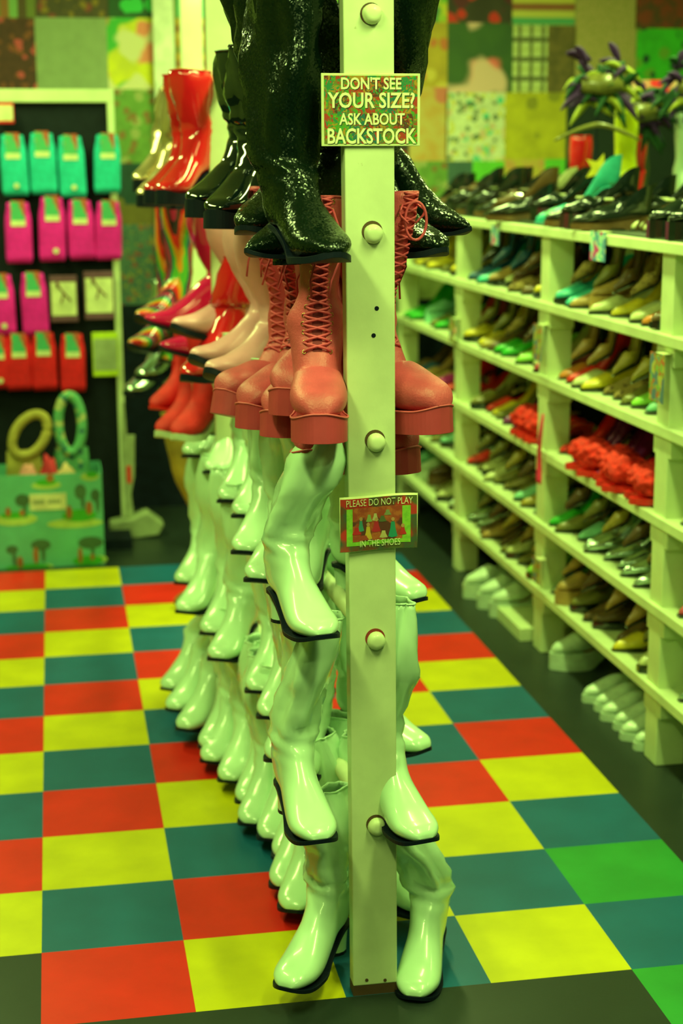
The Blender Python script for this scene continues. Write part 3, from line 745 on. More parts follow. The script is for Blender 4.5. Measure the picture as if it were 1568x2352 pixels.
def blob(pts, m, off): # small printed figure
    vs = [(x, curl(x) - off, z) for x, z in pts]; return mobj('printed_figure', mk('printed_figure', vs, [tuple(range(len(vs)))], False), m, S2)
FIG = [(.028, -.012, .010, .026, (.02, .30, .2), 1), (-.020, -.018, .009, .022, (.65, .42, .04), 1), (-.034, -.004, .007, .018, (.05, .3, .25), 1), (-.042, -.014, .010, .012, (.6, .02, .03), 0),
       (-.004, -.006, .010, .018, (.5, .02, .04), 1), (.010, -.022, .009, .012, (.6, .5, .2), 0), (.047, -.016, .008, .013, (.6, .03, .03), 1), (-.006, .012, .007, .012, (.6, .55, .25), 0), (.008, .008, .009, .010, (.1, .14, .05), 0),
       (.018, .020, .008, .009, (.25, .3, .12), 0), (-.018, .010, .007, .012, (.3, .45, .12), 0), (-.028, -.028, .013, .008, (.4, .06, .03), 0)]
for fx, fz, fw, fh, fc, hd in FIG:
    mm = mat('print ink %.2f %.2f' % (fx, fz), fc, .6)
    blob([(fx - fw * .9, fz - fh * .6), (fx - fw * .2, fz - fh * .7), (fx + fw * .9, fz - fh * .6), (fx + fw * .5, fz), (fx + fw * .35, fz + fh * .5), (fx - fw * .35, fz + fh * .5), (fx - fw * .5, fz)], mm, .0027)
    if hd: blob([(fx + .0035 * math.cos(a), fz + fh * .68 + .004 * math.sin(a)) for a in [2 * PI * j / 8 for j in range(8)]], mat('print skin', (.55, .3, .12), .6), .003)
q2 = .0000966
def text2(s_, x0, x1, z0, z1, sl):
    o = text(s_, x0, x1, z0, z1, 0, tm, S2, slant=sl, heavy=-.004)
    for v in o.data.vertices: v.co.y = curl(v.co.x) - .0034 + (0)
text2('PLEASE DO NOT PLAY', -.0625, .0655, .0325, .0455, .003); text2('IN THE SHOES', -.036, .042, -.0465, -.0335, .002)

# ------------------------------------------------------------------ shoe shelves
SX = 1.69; SD = .34
UP = [-.02, 1.078, 2.154, 3.30, 4.42]; LV = [1.452, 1.208, .962, .712, .462, .228]
sh_ = empty('shoe_shelf', (SX, 2.2, 0)); tag(sh_, 'long cream wooden shoe shelving with square posts along the right side', 'shelf')
o_ = Vector((-SX, -2.2, 0))
for y in UP:
    for xx in (SX, SX + SD - .05):
        b = MB(); b.box(xx - SX, xx - SX + .085 if xx == SX else xx - SX + .05, y - 2.2, y - 2.2 + .089, 0, 1.43)
        for z in LV[1:]: b.box(xx - SX + .001, xx - SX + .085, y - 2.2 - .019, y - 2.2 + .108, z - .085, z - .03)
        b.build('upright', M['cream'], sh_, bevel=.003)
for li, z in enumerate(LV):
    b = MB(); ex = .012 if li == 0 else 0
    b.box(-.012 - ex, SD, -.25 - 2.2 + .1, 4.55 - 2.2, z - .03, z); b.build('shelf_board', M['cream'] if li else M['cream'], sh_, bevel=.003)
b = MB(); b.box(SD, SD + .02, -.15 - 2.2, 4.55 - 2.2, 0, 1.43); b.build('back_panel', M['dark'], sh_)
b = MB(); b.box(.01, SD, -.12 - 2.2, 4.5 - 2.2, LV[0] + .0005, LV[0] + .004); b.build('shelf_liner', mat('dark liner', (.03, .05, .02), .6), sh_)
b = MB(); b.box(-.03, .3, 2.30 - 2.2, 2.62 - 2.2, .0, .045); b.build('base_board', M['cream'], sh_)

# shoes: meshes cached by style, toe along +x, heel at the origin, standing on z = 0
SHS = {'pump': (.075, .004, .0, .5, .004), 'stiletto': (.105, .004, .0, .9, .004), 'flat': (.012, .006, .0, .2, .006), 'platform': (.10, .045, .0, 0, .04), 'mule': (.06, .02, .3, .1, .016),
       'wedge': (.07, .02, .0, .2, .018), 'loafer': (.03, .018, .0, .1, .016), 'sneaker': (.03, .022, .0, -.1, .024)}
_sc = {}
def shoe_meshes(st):
    if st in _sc: return _sc[st]
    hh, tp, openback, pt_, th = SHS[st]; L = .235; n = 18; na = 13
    def zb(x):
        t = x / L * .25
        return hh if t < .035 else tp + (hh - tp) * (1 - smooth01((t - .035) / .12))
    def wd(x):
        t = x / L; A = [.014, .026, .029, .028, .027, .029, .034, .038, .039 - .006 * max(0, pt_), .035 - .014 * pt_, .027 - .016 * pt_, .008 - .004 * max(0, pt_)]
        v = t * (len(A) - 1); q_ = min(int(v), len(A) - 2); return A[q_] + (A[q_ + 1] - A[q_]) * (v - q_)
    rings = []
    for i in range(n):
        u = i / (n - 1); x = L * (openback + (1 - openback) * u); t = x / L; w_ = wd(x)
        vamp = smooth01((t - .52) / .12); hs = .052 * (1 - smooth01(t / .45)) + .036
        if st in ('loafer', 'sneaker'): vamp = smooth01((t - .34) / .10); hs = .058 * (1 - smooth01(t / .5)) + .045
        ht = (.058 - .036 * smooth01((t - .5) / .5)) * (1 if t < .97 else .55)
        if st in ('platform',): ht *= 1.15
        Phi = PI * (.60 + .40 * vamp); h = hs / ((1 - math.cos(Phi)) / 2) * (1 - vamp) + ht * vamp
        ring = []
        for j in range(na):
            a = -Phi + 2 * Phi * j / (na - 1); s_ = math.sin(a); ring.append(Vector((x - (.010 if t < .03 else 0) * (1 - math.cos(a)) * .5, w_ * math.copysign(abs(s_) ** .8, s_) * (1 - .12 * (1 - math.cos(a)) / 2), zb(x) + .001 + h * (1 - math.cos(a)) / 2)))
        rings.append(ring)
    b = MB(); b.loft(rings, openback == 0, True, closed=False); up = fixn(mk('upper', b.v, b.f, True))
    b = MB(); rr = []
    for i in range(n):
        x = -.006 + (L + .010) * i / (n - 1); xx = min(max(x, 0), L); w_ = wd(xx) + .002; z1 = zb(xx) + .002; z0 = zb(xx) - th
        if tp > .03 and xx / L > .45: z0 = max(0, z0) * (1 - smooth01((xx / L - .45) / .15))
        if st in ('flat', 'loafer', 'sneaker', 'wedge') : z0 = 0 if st != 'loafer' or xx / L > .5 or xx / L < .3 else .006
        rr.append([(x, -w_, z0), (x, w_, z0), (x, w_, z1), (x, -w_, z1)])
    b.loft(rr); so = fixn(mk('sole', b.v, b.f, False)); hl = None
    if st in ('pump', 'stiletto', 'platform', 'mule'):
        b = MB(); s0 = {'pump': .6, 'stiletto': .22, 'platform': .85, 'mule': .8}[st]; R_ = []
        for u in (0, .2, .6, 1):
            sc = 1 + (s0 - 1) * smooth01(u * 1.5); R_.append([(.018 + .024 * sc * math.cos(a), .024 * sc * math.sin(a), (hh - th) * (1 - u)) for a in [2 * PI * j / 12 for j in range(12)]])
        b.loft(R_); hl = fixn(mk('heel', b.v, b.f, True))
    b = MB()
    b.loft([[(x, -wd(x) * .85, zb(x) + .004), (x, wd(x) * .85, zb(x) + .004)] for x in [L * t for t in (.02, .1, .25, .4, .55, .65)]], False, False, closed=False); ins = mk('insole', b.v, b.f, True)
    _sc[st] = (up, so, hl, ins); return _sc[st]
CC = {'yellow': (.75, .60, .03), 'gold': (.45, .34, .05), 'green': (.03, .50, .03), 'lime': (.30, .72, .08), 'red': (.80, .02, .015), 'pink': (.85, .14, .20), 'magenta': (.55, .02, .28), 'purple': (.22, .02, .20),
      'teal': (.05, .58, .50), 'blue': (.01, .10, .22), 'brown': (.13, .07, .02), 'tan': (.45, .28, .08), 'cream': (.62, .66, .32), 'white': (.62, .80, .60), 'silver': (.5, .6, .5), 'black': (.008, .016, .012),
      'orange': (.65, .20, .02), 'mint': (.25, .68, .45), 'leopard': (.30, .20, .05), 'olive': (.20, .19, .04)}
SM = {}
for k_, c_ in CC.items():
    if k_ == 'silver': SM[k_] = M['silver']
    elif k_ == 'leopard': SM[k_] = paper('leopard', 'spots', [(.42, .30, .08), (.08, .04, .01)], 70)
    elif k_ == 'black': SM[k_] = mat('black gloss leather', c_, .16, coat=.8)
    else: SM[k_] = mat(k_ + ' leather', c_, .35, coat=.25, var=.1, scale=40)
SM['seqpurple'] = sequin('purple sequins', (.30, .03, .24), scale=260); SM['seqgold'] = sequin('gold glitter', (.5, .42, .1), scale=400)
def shoe(st, col, loc, rz, label, group, solec=None, name=None, tilt=0, extras=True, scale=1):
    up, so, hl, ins = shoe_meshes(st)
    root = empty(name or {'pump': 'pump_shoe', 'stiletto': 'stiletto_shoe', 'flat': 'flat_shoe', 'platform': 'platform_shoe', 'mule': 'mule_shoe', 'wedge': 'wedge_shoe', 'loafer': 'loafer_shoe', 'sneaker': 'canvas_shoe'}[st], loc, rz)
    root.rotation_euler[1] = tilt; root.scale = (scale,) * 3
    tag(root, label, 'shoe', group); m = SM[col]; ms = SM[solec] if solec else (SM['black'] if col != 'black' else SM['brown'])
    mobj('upper', up, m, root); mobj('sole', so, ms if not (st == 'platform') else m, root)
    if hl: mobj('heel', hl, m, root)
    mobj('insole', ins, SM['tan'], root)
    return root
BAYN = ['nearest bay', 'near bay', 'middle bay', 'far bay']
SHN = ['', 'second shelf', 'third shelf', 'fourth shelf', 'fifth shelf', 'sixth shelf', 'floor']
# rows listed from the far end of a bay to its near end: (style, colour)
ROWS = {
 (3, 1): [('pump', 'gold'), ('pump', 'yellow'), ('mule', 'gold'), ('flat', 'yellow'), ('pump', 'olive'), ('pump', 'yellow'), ('mule', 'yellow')],
 (3, 2): [('pump', 'green'), ('pump', 'green'), ('platform', 'mint'), ('pump', 'olive'), ('flat', 'green'), ('pump', 'pink'), ('pump', 'pink')],
 (3, 3): [('pump', 'brown'), ('flat', 'blue'), ('pump', 'tan'), ('pump', 'tan'), ('flat', 'magenta'), ('pump', 'red'), ('flat', 'red')],
 (3, 4): [('pump', 'olive'), ('mule', 'olive'), ('pump', 'green'), ('pump', 'olive'), ('mule', 'mint'), ('pump', 'mint')],
 (3, 5): [('platform', 'mint'), ('platform', 'white'), ('platform', 'brown'), ('flat', 'olive'), ('loafer', 'cream'), ('loafer', 'white')],
 (2, 1): [('pump', 'blue'), ('pump', 'blue'), ('pump', 'teal'), ('mule', 'tan'), ('mule', 'cream'), ('platform', 'brown'), ('pump', 'leopard'), ('pump', 'brown'), ('flat', 'yellow'), ('mule', 'yellow')],
 (2, 2): [('mule', 'yellow'), ('pump', 'yellow'), ('pump', 'gold'), ('pump', 'brown'), ('flat', 'green'), ('pump', 'green'), ('pump', 'olive'), ('flat', 'lime'), ('pump', 'cream'), ('flat', 'pink')],
 (2, 3): [('pump', 'cream'), ('mule', 'olive'), ('flat', 'red'), ('pump', 'yellow'), ('pump', 'olive'), ('pump', 'purple'), ('pump', 'seqpurple'), ('mule', 'magenta')],
 (2, 4): [('flat', 'red'), ('pump', 'olive'), ('mule', 'cream'), ('pump', 'cream'), ('pump', 'olive'), ('pump', 'seqgold'), ('pump', 'olive'), ('flat', 'mint'), ('pump', 'gold'), ('flat', 'mint')],
 (2, 5): [('pump', 'silver'), ('pump', 'silver'), ('pump', 'brown'), ('pump', 'tan'), ('pump', 'brown'), ('pump', 'olive'), ('loafer', 'cream'), ('flat', 'olive'), ('pump', 'yellow'), ('mule', 'lime')],
 (1, 1): [('mule', 'teal'), ('pump', 'teal'), ('pump', 'tan'), ('platform', 'tan'), ('flat', 'cream'), ('pump', 'yellow'), ('flat', 'cream'), ('flat', 'cream'), ('pump', 'orange'), ('mule', 'brown')],
 (1, 2): [('pump', 'orange'), ('stiletto', 'red'), ('flat', 'cream'), ('flat', 'yellow'), ('pump', 'leopard'), ('pump', 'leopard'), ('pump', 'olive'), ('flat', 'lime'), ('flat', 'mint'), ('flat', 'cream')],
 (1, 3): [('pump', 'red'), ('stiletto', 'seqpurple'), ('stiletto', 'seqpurple'), ('pump', 'seqpurple'), ('pump', 'purple')],
 (1, 4): [('pump', 'green'), ('pump', 'olive'), ('flat', 'mint'), ('pump', 'silver'), ('pump', 'silver'), ('pump', 'silver'), ('pump', 'silver'), ('pump', 'silver'), ('pump', 'silver'), ('pump', 'silver')],
 (1, 5): [('pump', 'silver'), ('platform', 'tan'), ('mule', 'olive'), ('pump', 'brown'), ('mule', 'brown'), ('pump', 'brown'), ('pump', 'yellow'), ('pump', 'cream'), ('loafer', 'cream')],
 (0, 1): [('pump', 'cream'), ('pump', 'tan')], (0, 2): [('pump', 'leopard'), ('flat', 'cream')], (0, 3): [('pump', 'cream'), ('flat', 'cream')], (0, 4): [('flat', 'pink'), ('flat', 'pink')], (0, 5): [('pump', 'silver'), ('flat', 'white')],
}
rs = random.Random(11)
AR = {'seqpurple': 'purple sequined', 'seqgold': 'gold glitter', 'leopard': 'leopard print', 'red': 'red', 'black': 'black'}
for (bay, lv), items in ROWS.items():
    ya, yb = UP[bay] + .10, UP[bay + 1] - .01; n = len(items)
    if bay == 0: ya = yb - .34
    if (bay, lv) == (1, 3): ya = 1.62
    if (bay, lv) == (2, 3): ya = UP[2] + .33
    pitch_ = (yb - ya) / n
    seen = {}
    for i, (st, c_) in enumerate(items):
        y = yb - pitch_ * (i + .5) + rs.uniform(-.006, .006); rz = PI + rs.uniform(-.12, .12) + .05
        x = SX + .245 + rs.uniform(-.02, .03)
        ds = '%s %s' % (AR.get(c_, c_), {'pump': 'high-heeled pump', 'stiletto': 'stiletto heel', 'flat': 'flat shoe', 'platform': 'platform shoe', 'mule': 'backless mule', 'wedge': 'wedge shoe', 'loafer': 'loafer', 'sneaker': 'canvas shoe'}[st])
        lab = '%s, %s, %s, %s from far post' % (ds, BAYN[bay], SHN[lv], ORD[i + 1])
        shoe(st, c_, (x, y, LV[lv] + .0005), rz, lab, 'shoes on the %s of the %s' % (SHN[lv], BAYN[bay]))
# second row of taller shoes standing behind the front row
rs = random.Random(5)
for bay in (1, 2):
    for lv in (1, 2, 4, 5):
        ya, yb = UP[bay] + .12, UP[bay + 1] - .03
        for i in range(5):
            c_ = rs.choice(['brown', 'tan', 'olive', 'gold', 'leopard', 'brown'])
            if lv == 1 and bay == 2: c_ = rs.choice(['blue', 'brown', 'black'])
            shoe('stiletto', c_, (SX + .21, yb - (yb - ya) * (i + .5) / 5, LV[lv] + .155), PI + rs.uniform(-.2, .2), '%s stiletto propped behind, %s, %s, %s from far post' % (AR.get(c_, c_), BAYN[bay], SHN[lv], ORD[i + 1]), 'stilettos propped on the %s of the %s' % (SHN[lv], BAYN[bay]), tilt=R(28), scale=.8)
# fluffy red slippers
def fluffy(loc, rz, lab):
    root = empty('fluffy_slipper', loc, rz); tag(root, lab, 'shoe', 'red fluffy slippers on the fourth shelf')
    _, so, _, ins = shoe_meshes('mule'); mobj('sole', so, SM['red'], root); mobj('heel', shoe_meshes('mule')[2], SM['red'], root); mobj('insole', ins, SM['red'], root)
    bm = bmesh.new(); bmesh.ops.create_icosphere(bm, subdivisions=4, radius=1); sd_ = loc[1] * 17
    for v in bm.verts:
        n_ = v.co.copy(); v.co *= 1 + .28 * noise.noise(n_ * 2.6 + Vector((sd_, 0, 0))) + .12 * noise.noise(n_ * 9 + Vector((0, sd_, 0)))
        v.co = Vector((v.co.x * .065 + .165, v.co.y * .048, v.co.z * .042 + .062))
    me = bpy.data.meshes.new('marabou_trim'); bm.to_mesh(me); bm.free(); me.polygons.foreach_set('use_smooth', [True] * len(me.polygons))
    mobj('marabou_trim', me, M['fur'], root)
fy = [1.26, 1.35, 1.44, 1.53, 1.62, 1.70, 1.78]
for i, y in enumerate(fy): fluffy((SX + .205 + .02 * math.sin(i * 2), y, LV[3] + .001), PI + .1 * math.sin(i * 3), 'red fluffy marabou slipper in the near bay, %s from its near post' % ORD[i + 1])
for i, y in enumerate([2.30, 2.385, 2.47]): fluffy((SX + .21, y, LV[3] + .001), PI, 'red fluffy marabou slipper in the middle bay, %s from its near post' % ORD[i + 1])
# floor boots and shoes under the shelves
def floor_boot(P, yaw, lab, st='bigwhite', H=None, dz=0):
    ya = R(yaw); L = STY[st]['L']; P = Vector(P); ank = P - Vector((math.cos(ya), math.sin(ya), 0)) * (L - .06)
    bt = Boot(st, P.y * 3, P, ya, 0, (ank.x, ank.y, STY[st]['H'] + P.z), crush=.5)
    root = empty('platform_boot', (ank.x, ank.y, P.z)); tag(root, lab, 'boot')
    bt.build(root, Matrix.Translation((-ank.x, -ank.y, -P.z)), lo=True)
for y, x, rz_, lab in ((2.93, 1.90, .10, 'white platform shoe on the floor, farthest from the viewer'), (2.78, 1.915, .12, 'white platform shoe on the floor, middle one of three under the middle bay'),
        (2.64, 1.93, .05, 'bulky white platform shoe on the floor, nearest of three under the middle bay'), (1.985, 1.96, .02, 'white platform shoe on the floor beside the post between near and middle bays'),
        (.84, 1.97, .03, 'white platform shoe on the floor at the right edge of the picture')):
    shoe('platform', 'white', (x, y, 0), PI + rz_, lab, None, solec='white', scale=1.22)
for i, y in enumerate([1.66, 1.575, 1.49, 1.405, 1.32, 1.235]):
    shoe('sneaker', 'white', (1.905 + .01 * (i % 2), y, 0), PI + .1, 'white round-toed flat on the floor under near bay, %s from far end' % ORD[i + 1], 'white flats lined up on the floor', solec='white')

# top of the shelf: black shoes, teal heel, cream shoes
ZT = LV[0] + .004; rs = random.Random(21)
i = 0
for j, y in enumerate([4.1, 3.95, 3.8, 3.65, 3.5, 3.35, 3.2, 3.06, 2.92, 2.78]):
    for x in (SX + .22, SX + .34):
        c_ = 'black' if rs.random() < .8 else rs.choice(['cream', 'brown', 'silver'])
        st = rs.choice(['loafer', 'platform', 'pump']); i += 1
        root = shoe(st, c_, (x, y, ZT), PI - .5 + rs.uniform(-.2, .2), '%s %s on shelf top, %s from far end, %s row' % (c_, {'loafer': 'loafer', 'platform': 'platform shoe', 'pump': 'pump'}[st], ORD[j + 1], 'front' if x < SX + .3 else 'back'), 'shoes on the far end of the shelf top')
        b = MB(); b.box(.10, .13, -.02, .02, SHS[st][0] * .3 + .075, SHS[st][0] * .3 + .082); b.build('buckle', M['steel'], root)
NEAR = [('black', 'loafer', SX + .16, 2.62), ('black', 'platform', SX + .30, 2.55), ('black', 'loafer', SX + .36, 2.16), ('black', 'loafer', SX + .20, 2.06), ('black', 'platform', SX + .20, 1.90), ('black', 'loafer', SX + .19, 1.76), ('black', 'pump', SX + .34, 1.95), ('cream', 'pump', SX + .33, 1.62), ('cream', 'pump', SX + .33, 1.52), ('black', 'platform', SX + .36, 1.74)]
for j, (c_, st, x, y) in enumerate(NEAR):
    root = shoe(st, c_, (x, y, ZT), PI - .35, '%s %s on shelf top near the tall teal heel, %s from far side' % (c_, {'loafer': 'buckled loafer', 'platform': 'buckled platform', 'pump': 'pump'}[st], ORD[j + 1]), 'shoes on the near end of the shelf top')
    b = MB(); pts = [(.125 + .016 * math.cos(a), .022 * math.sin(a), .092 + .0 * a) for a in [PI / 4 + PI / 2 * q_ for q_ in range(4)]]; b.tube(pts, .004, 5, closed=True); b.build('buckle', M['card'] if j % 2 else M['steel'], root)
root = shoe('stiletto', 'teal', (SX + .30, 2.34, ZT), PI - .35, 'tall teal patent platform heel with yellow lining on the shelf top', None, solec='teal', scale=1.18, name='platform_heel')
b = MB(); b.poly([(.06 + (.045 if q_ % 2 else .02) * math.cos(2 * PI * q_ / 10), .155 + (.045 if q_ % 2 else .02) * math.sin(2 * PI * q_ / 10)) for q_ in range(10)], -.035, -.03); b.build('star_ornament', SM['yellow'], root)
b = MB(); b.tube([(.16, -.02, .02), (.18, 0, .03), (.2, .02, .02)], .016, 8); b.build('toe_strap', SM['mint'], root, smooth=True)
for j, y in enumerate([1.28, 1.14, 1.0]):
    root = shoe('platform', 'black', (SX + .235, y, ZT), PI + .03, 'black patent platform with pale stitching, near end of shelf top, %s from left' % ORD[j + 1], 'black platforms at the near end of the shelf top')
    for zz in (.044, .052):
        b = MB(); b.tube([(x_, -.040 + .0 * x_, zz) for x_ in (.12, .15, .18, .2)], .0015, 5); b.build('stitching', SM['cream'], root)
    b = MB(); b.tube([(.14, -.03, .07), (.15, -.015, .09), (.152, 0, .094), (.15, .015, .09), (.14, .03, .07)], .004, 6); b.build('strap', SM['silver'], root, smooth=True)

# tags clipped to the shelf edges, ribbon
tagm = paper('shelf tag', 'noise3', [(.1, .6, .5), (.75, .8, .6), (.6, .05, .3), (.1, .3, .5)], 40); tagm2 = paper('shelf tag warm', 'noise3', [(.2, .45, .08), (.55, .12, .04), (.5, .5, .1), (.1, .2, .3)], 45)
for j, (y, z, m_, hgt, wdt, lab) in enumerate([(2.71, 1.44, tagm, .07, .10, 'teal and pink tag folded over the shelf top edge above the middle bay'), (1.60, 1.46, tagm, .085, .13, 'teal and pink tag folded over the shelf top edge above the near bay'),
        (2.17, 1.135, tagm2, .12, .085, 'multicoloured card on the post between middle and near bays'), (1.10, 1.16, tagm2, .13, .10, 'multicoloured card on the nearest post'), (2.13, .345, tagm2, .085, .08, 'small red and cream card on the post near the floor'), (3.33, 1.05, tagm2, .10, .07, 'narrow card on the post of the far bay')]):
    root = empty('shelf_tag', (SX - .03, y, z)); tag(root, lab, 'tag')
    b = MB(); b.box(-.001, .001, -wdt / 2, wdt / 2, -hgt, 0); b.build('card', m_, root)
    b = MB(); b.box(-.001, .03, -wdt / 4, wdt / 4, -.002, 0); b.build('clip', M['card'], root)
b = MB(); rb = []
for q_ in range(16):
    t = q_ / 15; rb.append([(SX - .03 - .006 * math.sin(t * 6), 2.10 + .03 * t - .012 * (1 + math.sin(t * 7)) - .01, .845 - .24 * t), (SX - .03 + .006 * math.cos(t * 5), 2.10 + .03 * t + .012 * (1 + math.sin(t * 7)) + .004, .845 - .24 * t)])
b.loft(rb, False, False, closed=False); o = b.build('shoe_ribbon', M['ribbon'], None, smooth=True); tag(o, 'pink red ribbon dangling from the fourth shelf over the post', 'ribbon')
sm_ = o.modifiers.new('thickness', 'SOLIDIFY'); sm_.thickness = .001

# ------------------------------------------------------------------ display behind the shelf: masks, tall boots
def standing_boot(nm, m_, loc, H, lab, yaw=200, col=None, sc=1.0):
    STY['tmp'] = dict(hh=.08, tp=.03, L=.25, H=H, pt=.1, top=.07, th=.02, up=m_, sole=m_, heel=m_)
    bt = Boot('tmp', loc[0] * 5, (loc[0], loc[1], loc[2]), R(yaw), 0, (loc[0] - .2 * math.cos(R(yaw)), loc[1] - .2 * math.sin(R(yaw)), loc[2] + H), crush=.3)
    root = empty(nm, loc); tag(root, lab, 'boot'); bt.build(root, Matrix.Translation([-c for c in loc]), lo=True)
M['limeboot'] = mat('acid yellow vinyl', (.62, .70, .01), .3, coat=.3); M['blackboot'] = M['patent']
riser = empty('display_riser', (2.33, 3.0, 0)); tag(riser, 'dark display plinth behind the shoe shelving carrying tall boots', 'stand')
b = MB(); b.box(-.22, .7, -1.0, .55, 0, 1.40); b.build('body', M['dark'], riser, bevel=.005)
b = MB(); b.box(-.24, .72, -1.02, .57, 1.40, 1.42); b.build('top_board', M['dark'], riser, bevel=.004)
standing_boot('knee_boot', 'limeboot', (2.16, 2.75, 1.42), .44, 'acid yellow knee boot standing behind the teal heel', yaw=250)
standing_boot('knee_boot', 'white', (2.42, 2.75, 1.42), .42, 'glossy white knee boot standing at the right behind the shelf', yaw=255)
standing_boot('knee_boot', 'blackboot', (2.60, 2.9, 1.42), .46, 'black patent knee boot right of the white knee boot', yaw=250)
standing_boot('knee_boot', 'redpatent', (2.05, 2.95, 1.42), .34, 'dark red patent boot left behind the acid yellow boot', yaw=250)
standing_boot('knee_boot', 'redpatent', (2.27, 2.95, 1.42), .34, 'dark red patent boot between the yellow and white boots', yaw=250)
standing_boot('knee_boot', 'blackboot', (2.34, 3.1, 1.42), .5, 'black patent boot between the yellow and white knee boots', yaw=250)
FC = {'purple': (.05, .010, .11), 'green': (.012, .09, .02), 'yellow': (.34, .38, .02)}
def feather(b, p, d, ln, wd_, rd):
    up = Vector((0, -1, 0)); sdv = d.cross(up).normalized(); R_ = []
    for q_ in range(6):
        t = q_ / 5; w_ = wd_ * math.sin(PI * (.12 + .8 * t)) ; c = p + d * ln * t + Vector((0, -.02 * t * t, -.05 * t * t))
        R_.append([c - sdv * w_, c + Vector((0, -.012 * math.sin(PI * t), 0)), c + sdv * w_, c + Vector((0, .006, 0))])
    b.loft(R_)
for j, (cx, cz, yy, lab, s0) in enumerate([(2.06, 1.93, 2.76, 'feathered carnival mask in purple green and yellow above the acid yellow boot', 1.3), (2.46, 1.93, 2.85, 'feathered carnival mask in purple and green above the white knee boot', 1.2), (2.27, 1.84, 2.95, 'feathered mask with yellow tufts hanging between the two knee boots', 1.2)]):
    root = empty('feather_mask', (cx, yy, cz)); tag(root, lab, 'mask'); rd = random.Random(j + 3)
    for kcol in FC:
        b = MB()
        for q_ in range({'purple': 26, 'green': 24, 'yellow': 12}[kcol]):
            a = rd.uniform(-.6, PI + .6) if kcol != 'green' else rd.uniform(-1.2, PI + 1.2)
            feather(b, Vector((rd.uniform(-.07, .07) * s0, rd.uniform(-.03, .03), rd.uniform(-.05, .07) * s0)), Vector((math.cos(a), rd.uniform(-.3, .1), math.sin(a))).normalized(), rd.uniform(.04, .10) * s0, .016, rd)
        o = b.build('feathers', mat(kcol + ' feather', FC[kcol], .7), root, smooth=True); o['label'] = kcol + ' feathers'
    b = MB(); R_ = []
    for q_ in range(9):
        u = -1 + q_ / 4; R_.append([(u * .08, -.05 + .03 * u * u, .03 * (1 - .4 * u * u) * s0), (u * .08, -.06 + .03 * u * u, 0), (u * .08, -.05 + .03 * u * u, -.035 * (1 - .3 * abs(u)))])
    b.loft(R_, False, False, closed=False); o = b.build('mask_face', SM['olive'], root, smooth=True); z_ = o.modifiers.new('thickness', 'SOLIDIFY'); z_.thickness = .003
    b = MB(); b.tube([(0, .03, 0), (0, .03, -(cz - 1.42))], .004, 6); b.build('stand_rod', M['dark'], root)
b = MB(); R_ = []
for q_ in range(15):
    u = -1 + q_ / 7; R_.append([(u * .17, -.02, .02 - .05 * u * u * (1 if u > 0 else .6) + d_) for d_ in (.012, -.012)])
root = empty('satin_bow', (2.02, 2.66, 1.76)); tag(root, 'olive horned headpiece spread out above the acid yellow boot', 'headpiece')
b.tube([(u * .16 / 7, 0, .03 - .055 * abs(u / 7) ** 1.5) for u in range(-7, 8)], lambda t: .011 * (1 - abs(2 * t - 1) * .6), 8); b.build('arms', SM['olive'], root, smooth=True)
b = MB(); b.tube([(0, .01, -.03), (0, .01, -.34)], .004, 6); b.build('stand_rod', M['dark'], root)
root = empty('price_card', (2.45, 3.3, 1.95)); tag(root, 'red and pink header card at the top right above the masks', 'card')
b = MB(); b.box(-.13, .13, 0, .003, -.03, .03); b.build('card', paper('header', 'noise3', [(.7, .15, .12), (.6, .5, .25), (.8, .02, .03)], 12), root)
b = MB(); b.tube([(0, .006, -.02), (0, .006, -.53)], .004, 6); b.build('stand_rod', M['dark'], root)

# ------------------------------------------------------------------ sock display on the left
fx0, fx1, fz0, fz1 = FRAME; YF = 4.32
dp = empty('sock_display', ((fx0 + fx1) / 2, YF, 0)); tag(dp, 'black sock display panel with cream frame against the back wall', 'display')
cx_ = (fx0 + fx1) / 2; hw = (fx1 - fx0) / 2
b = MB(); b.box(-hw, hw, .02, .04, .0, fz1); b.build('panel', M['grid'], dp)
b = MB(); b.box(-hw, hw, -.01, .045, fz1 - .055, fz1); b.box(hw - .03, hw, -.009, .044, .0, fz1 - .055); b.box(-hw, -hw + .03, -.009, .044, .0, fz1 - .055); b.build('frame', M['cream'], dp, bevel=.003)
b = MB(); b.box(-hw, hw, -.35, .0, .0, .045); b.build('base', M['dark'], dp)
SCOL = {'teal': ('turquoise', (.015, .62, .60)), 'magenta': ('magenta', (.95, .008, .48)), 'red': ('red', (.88, .008, .02))}
SROW = {'teal': 'top row', 'magenta': 'second row', 'red': 'bottom row'}; nseen = {}
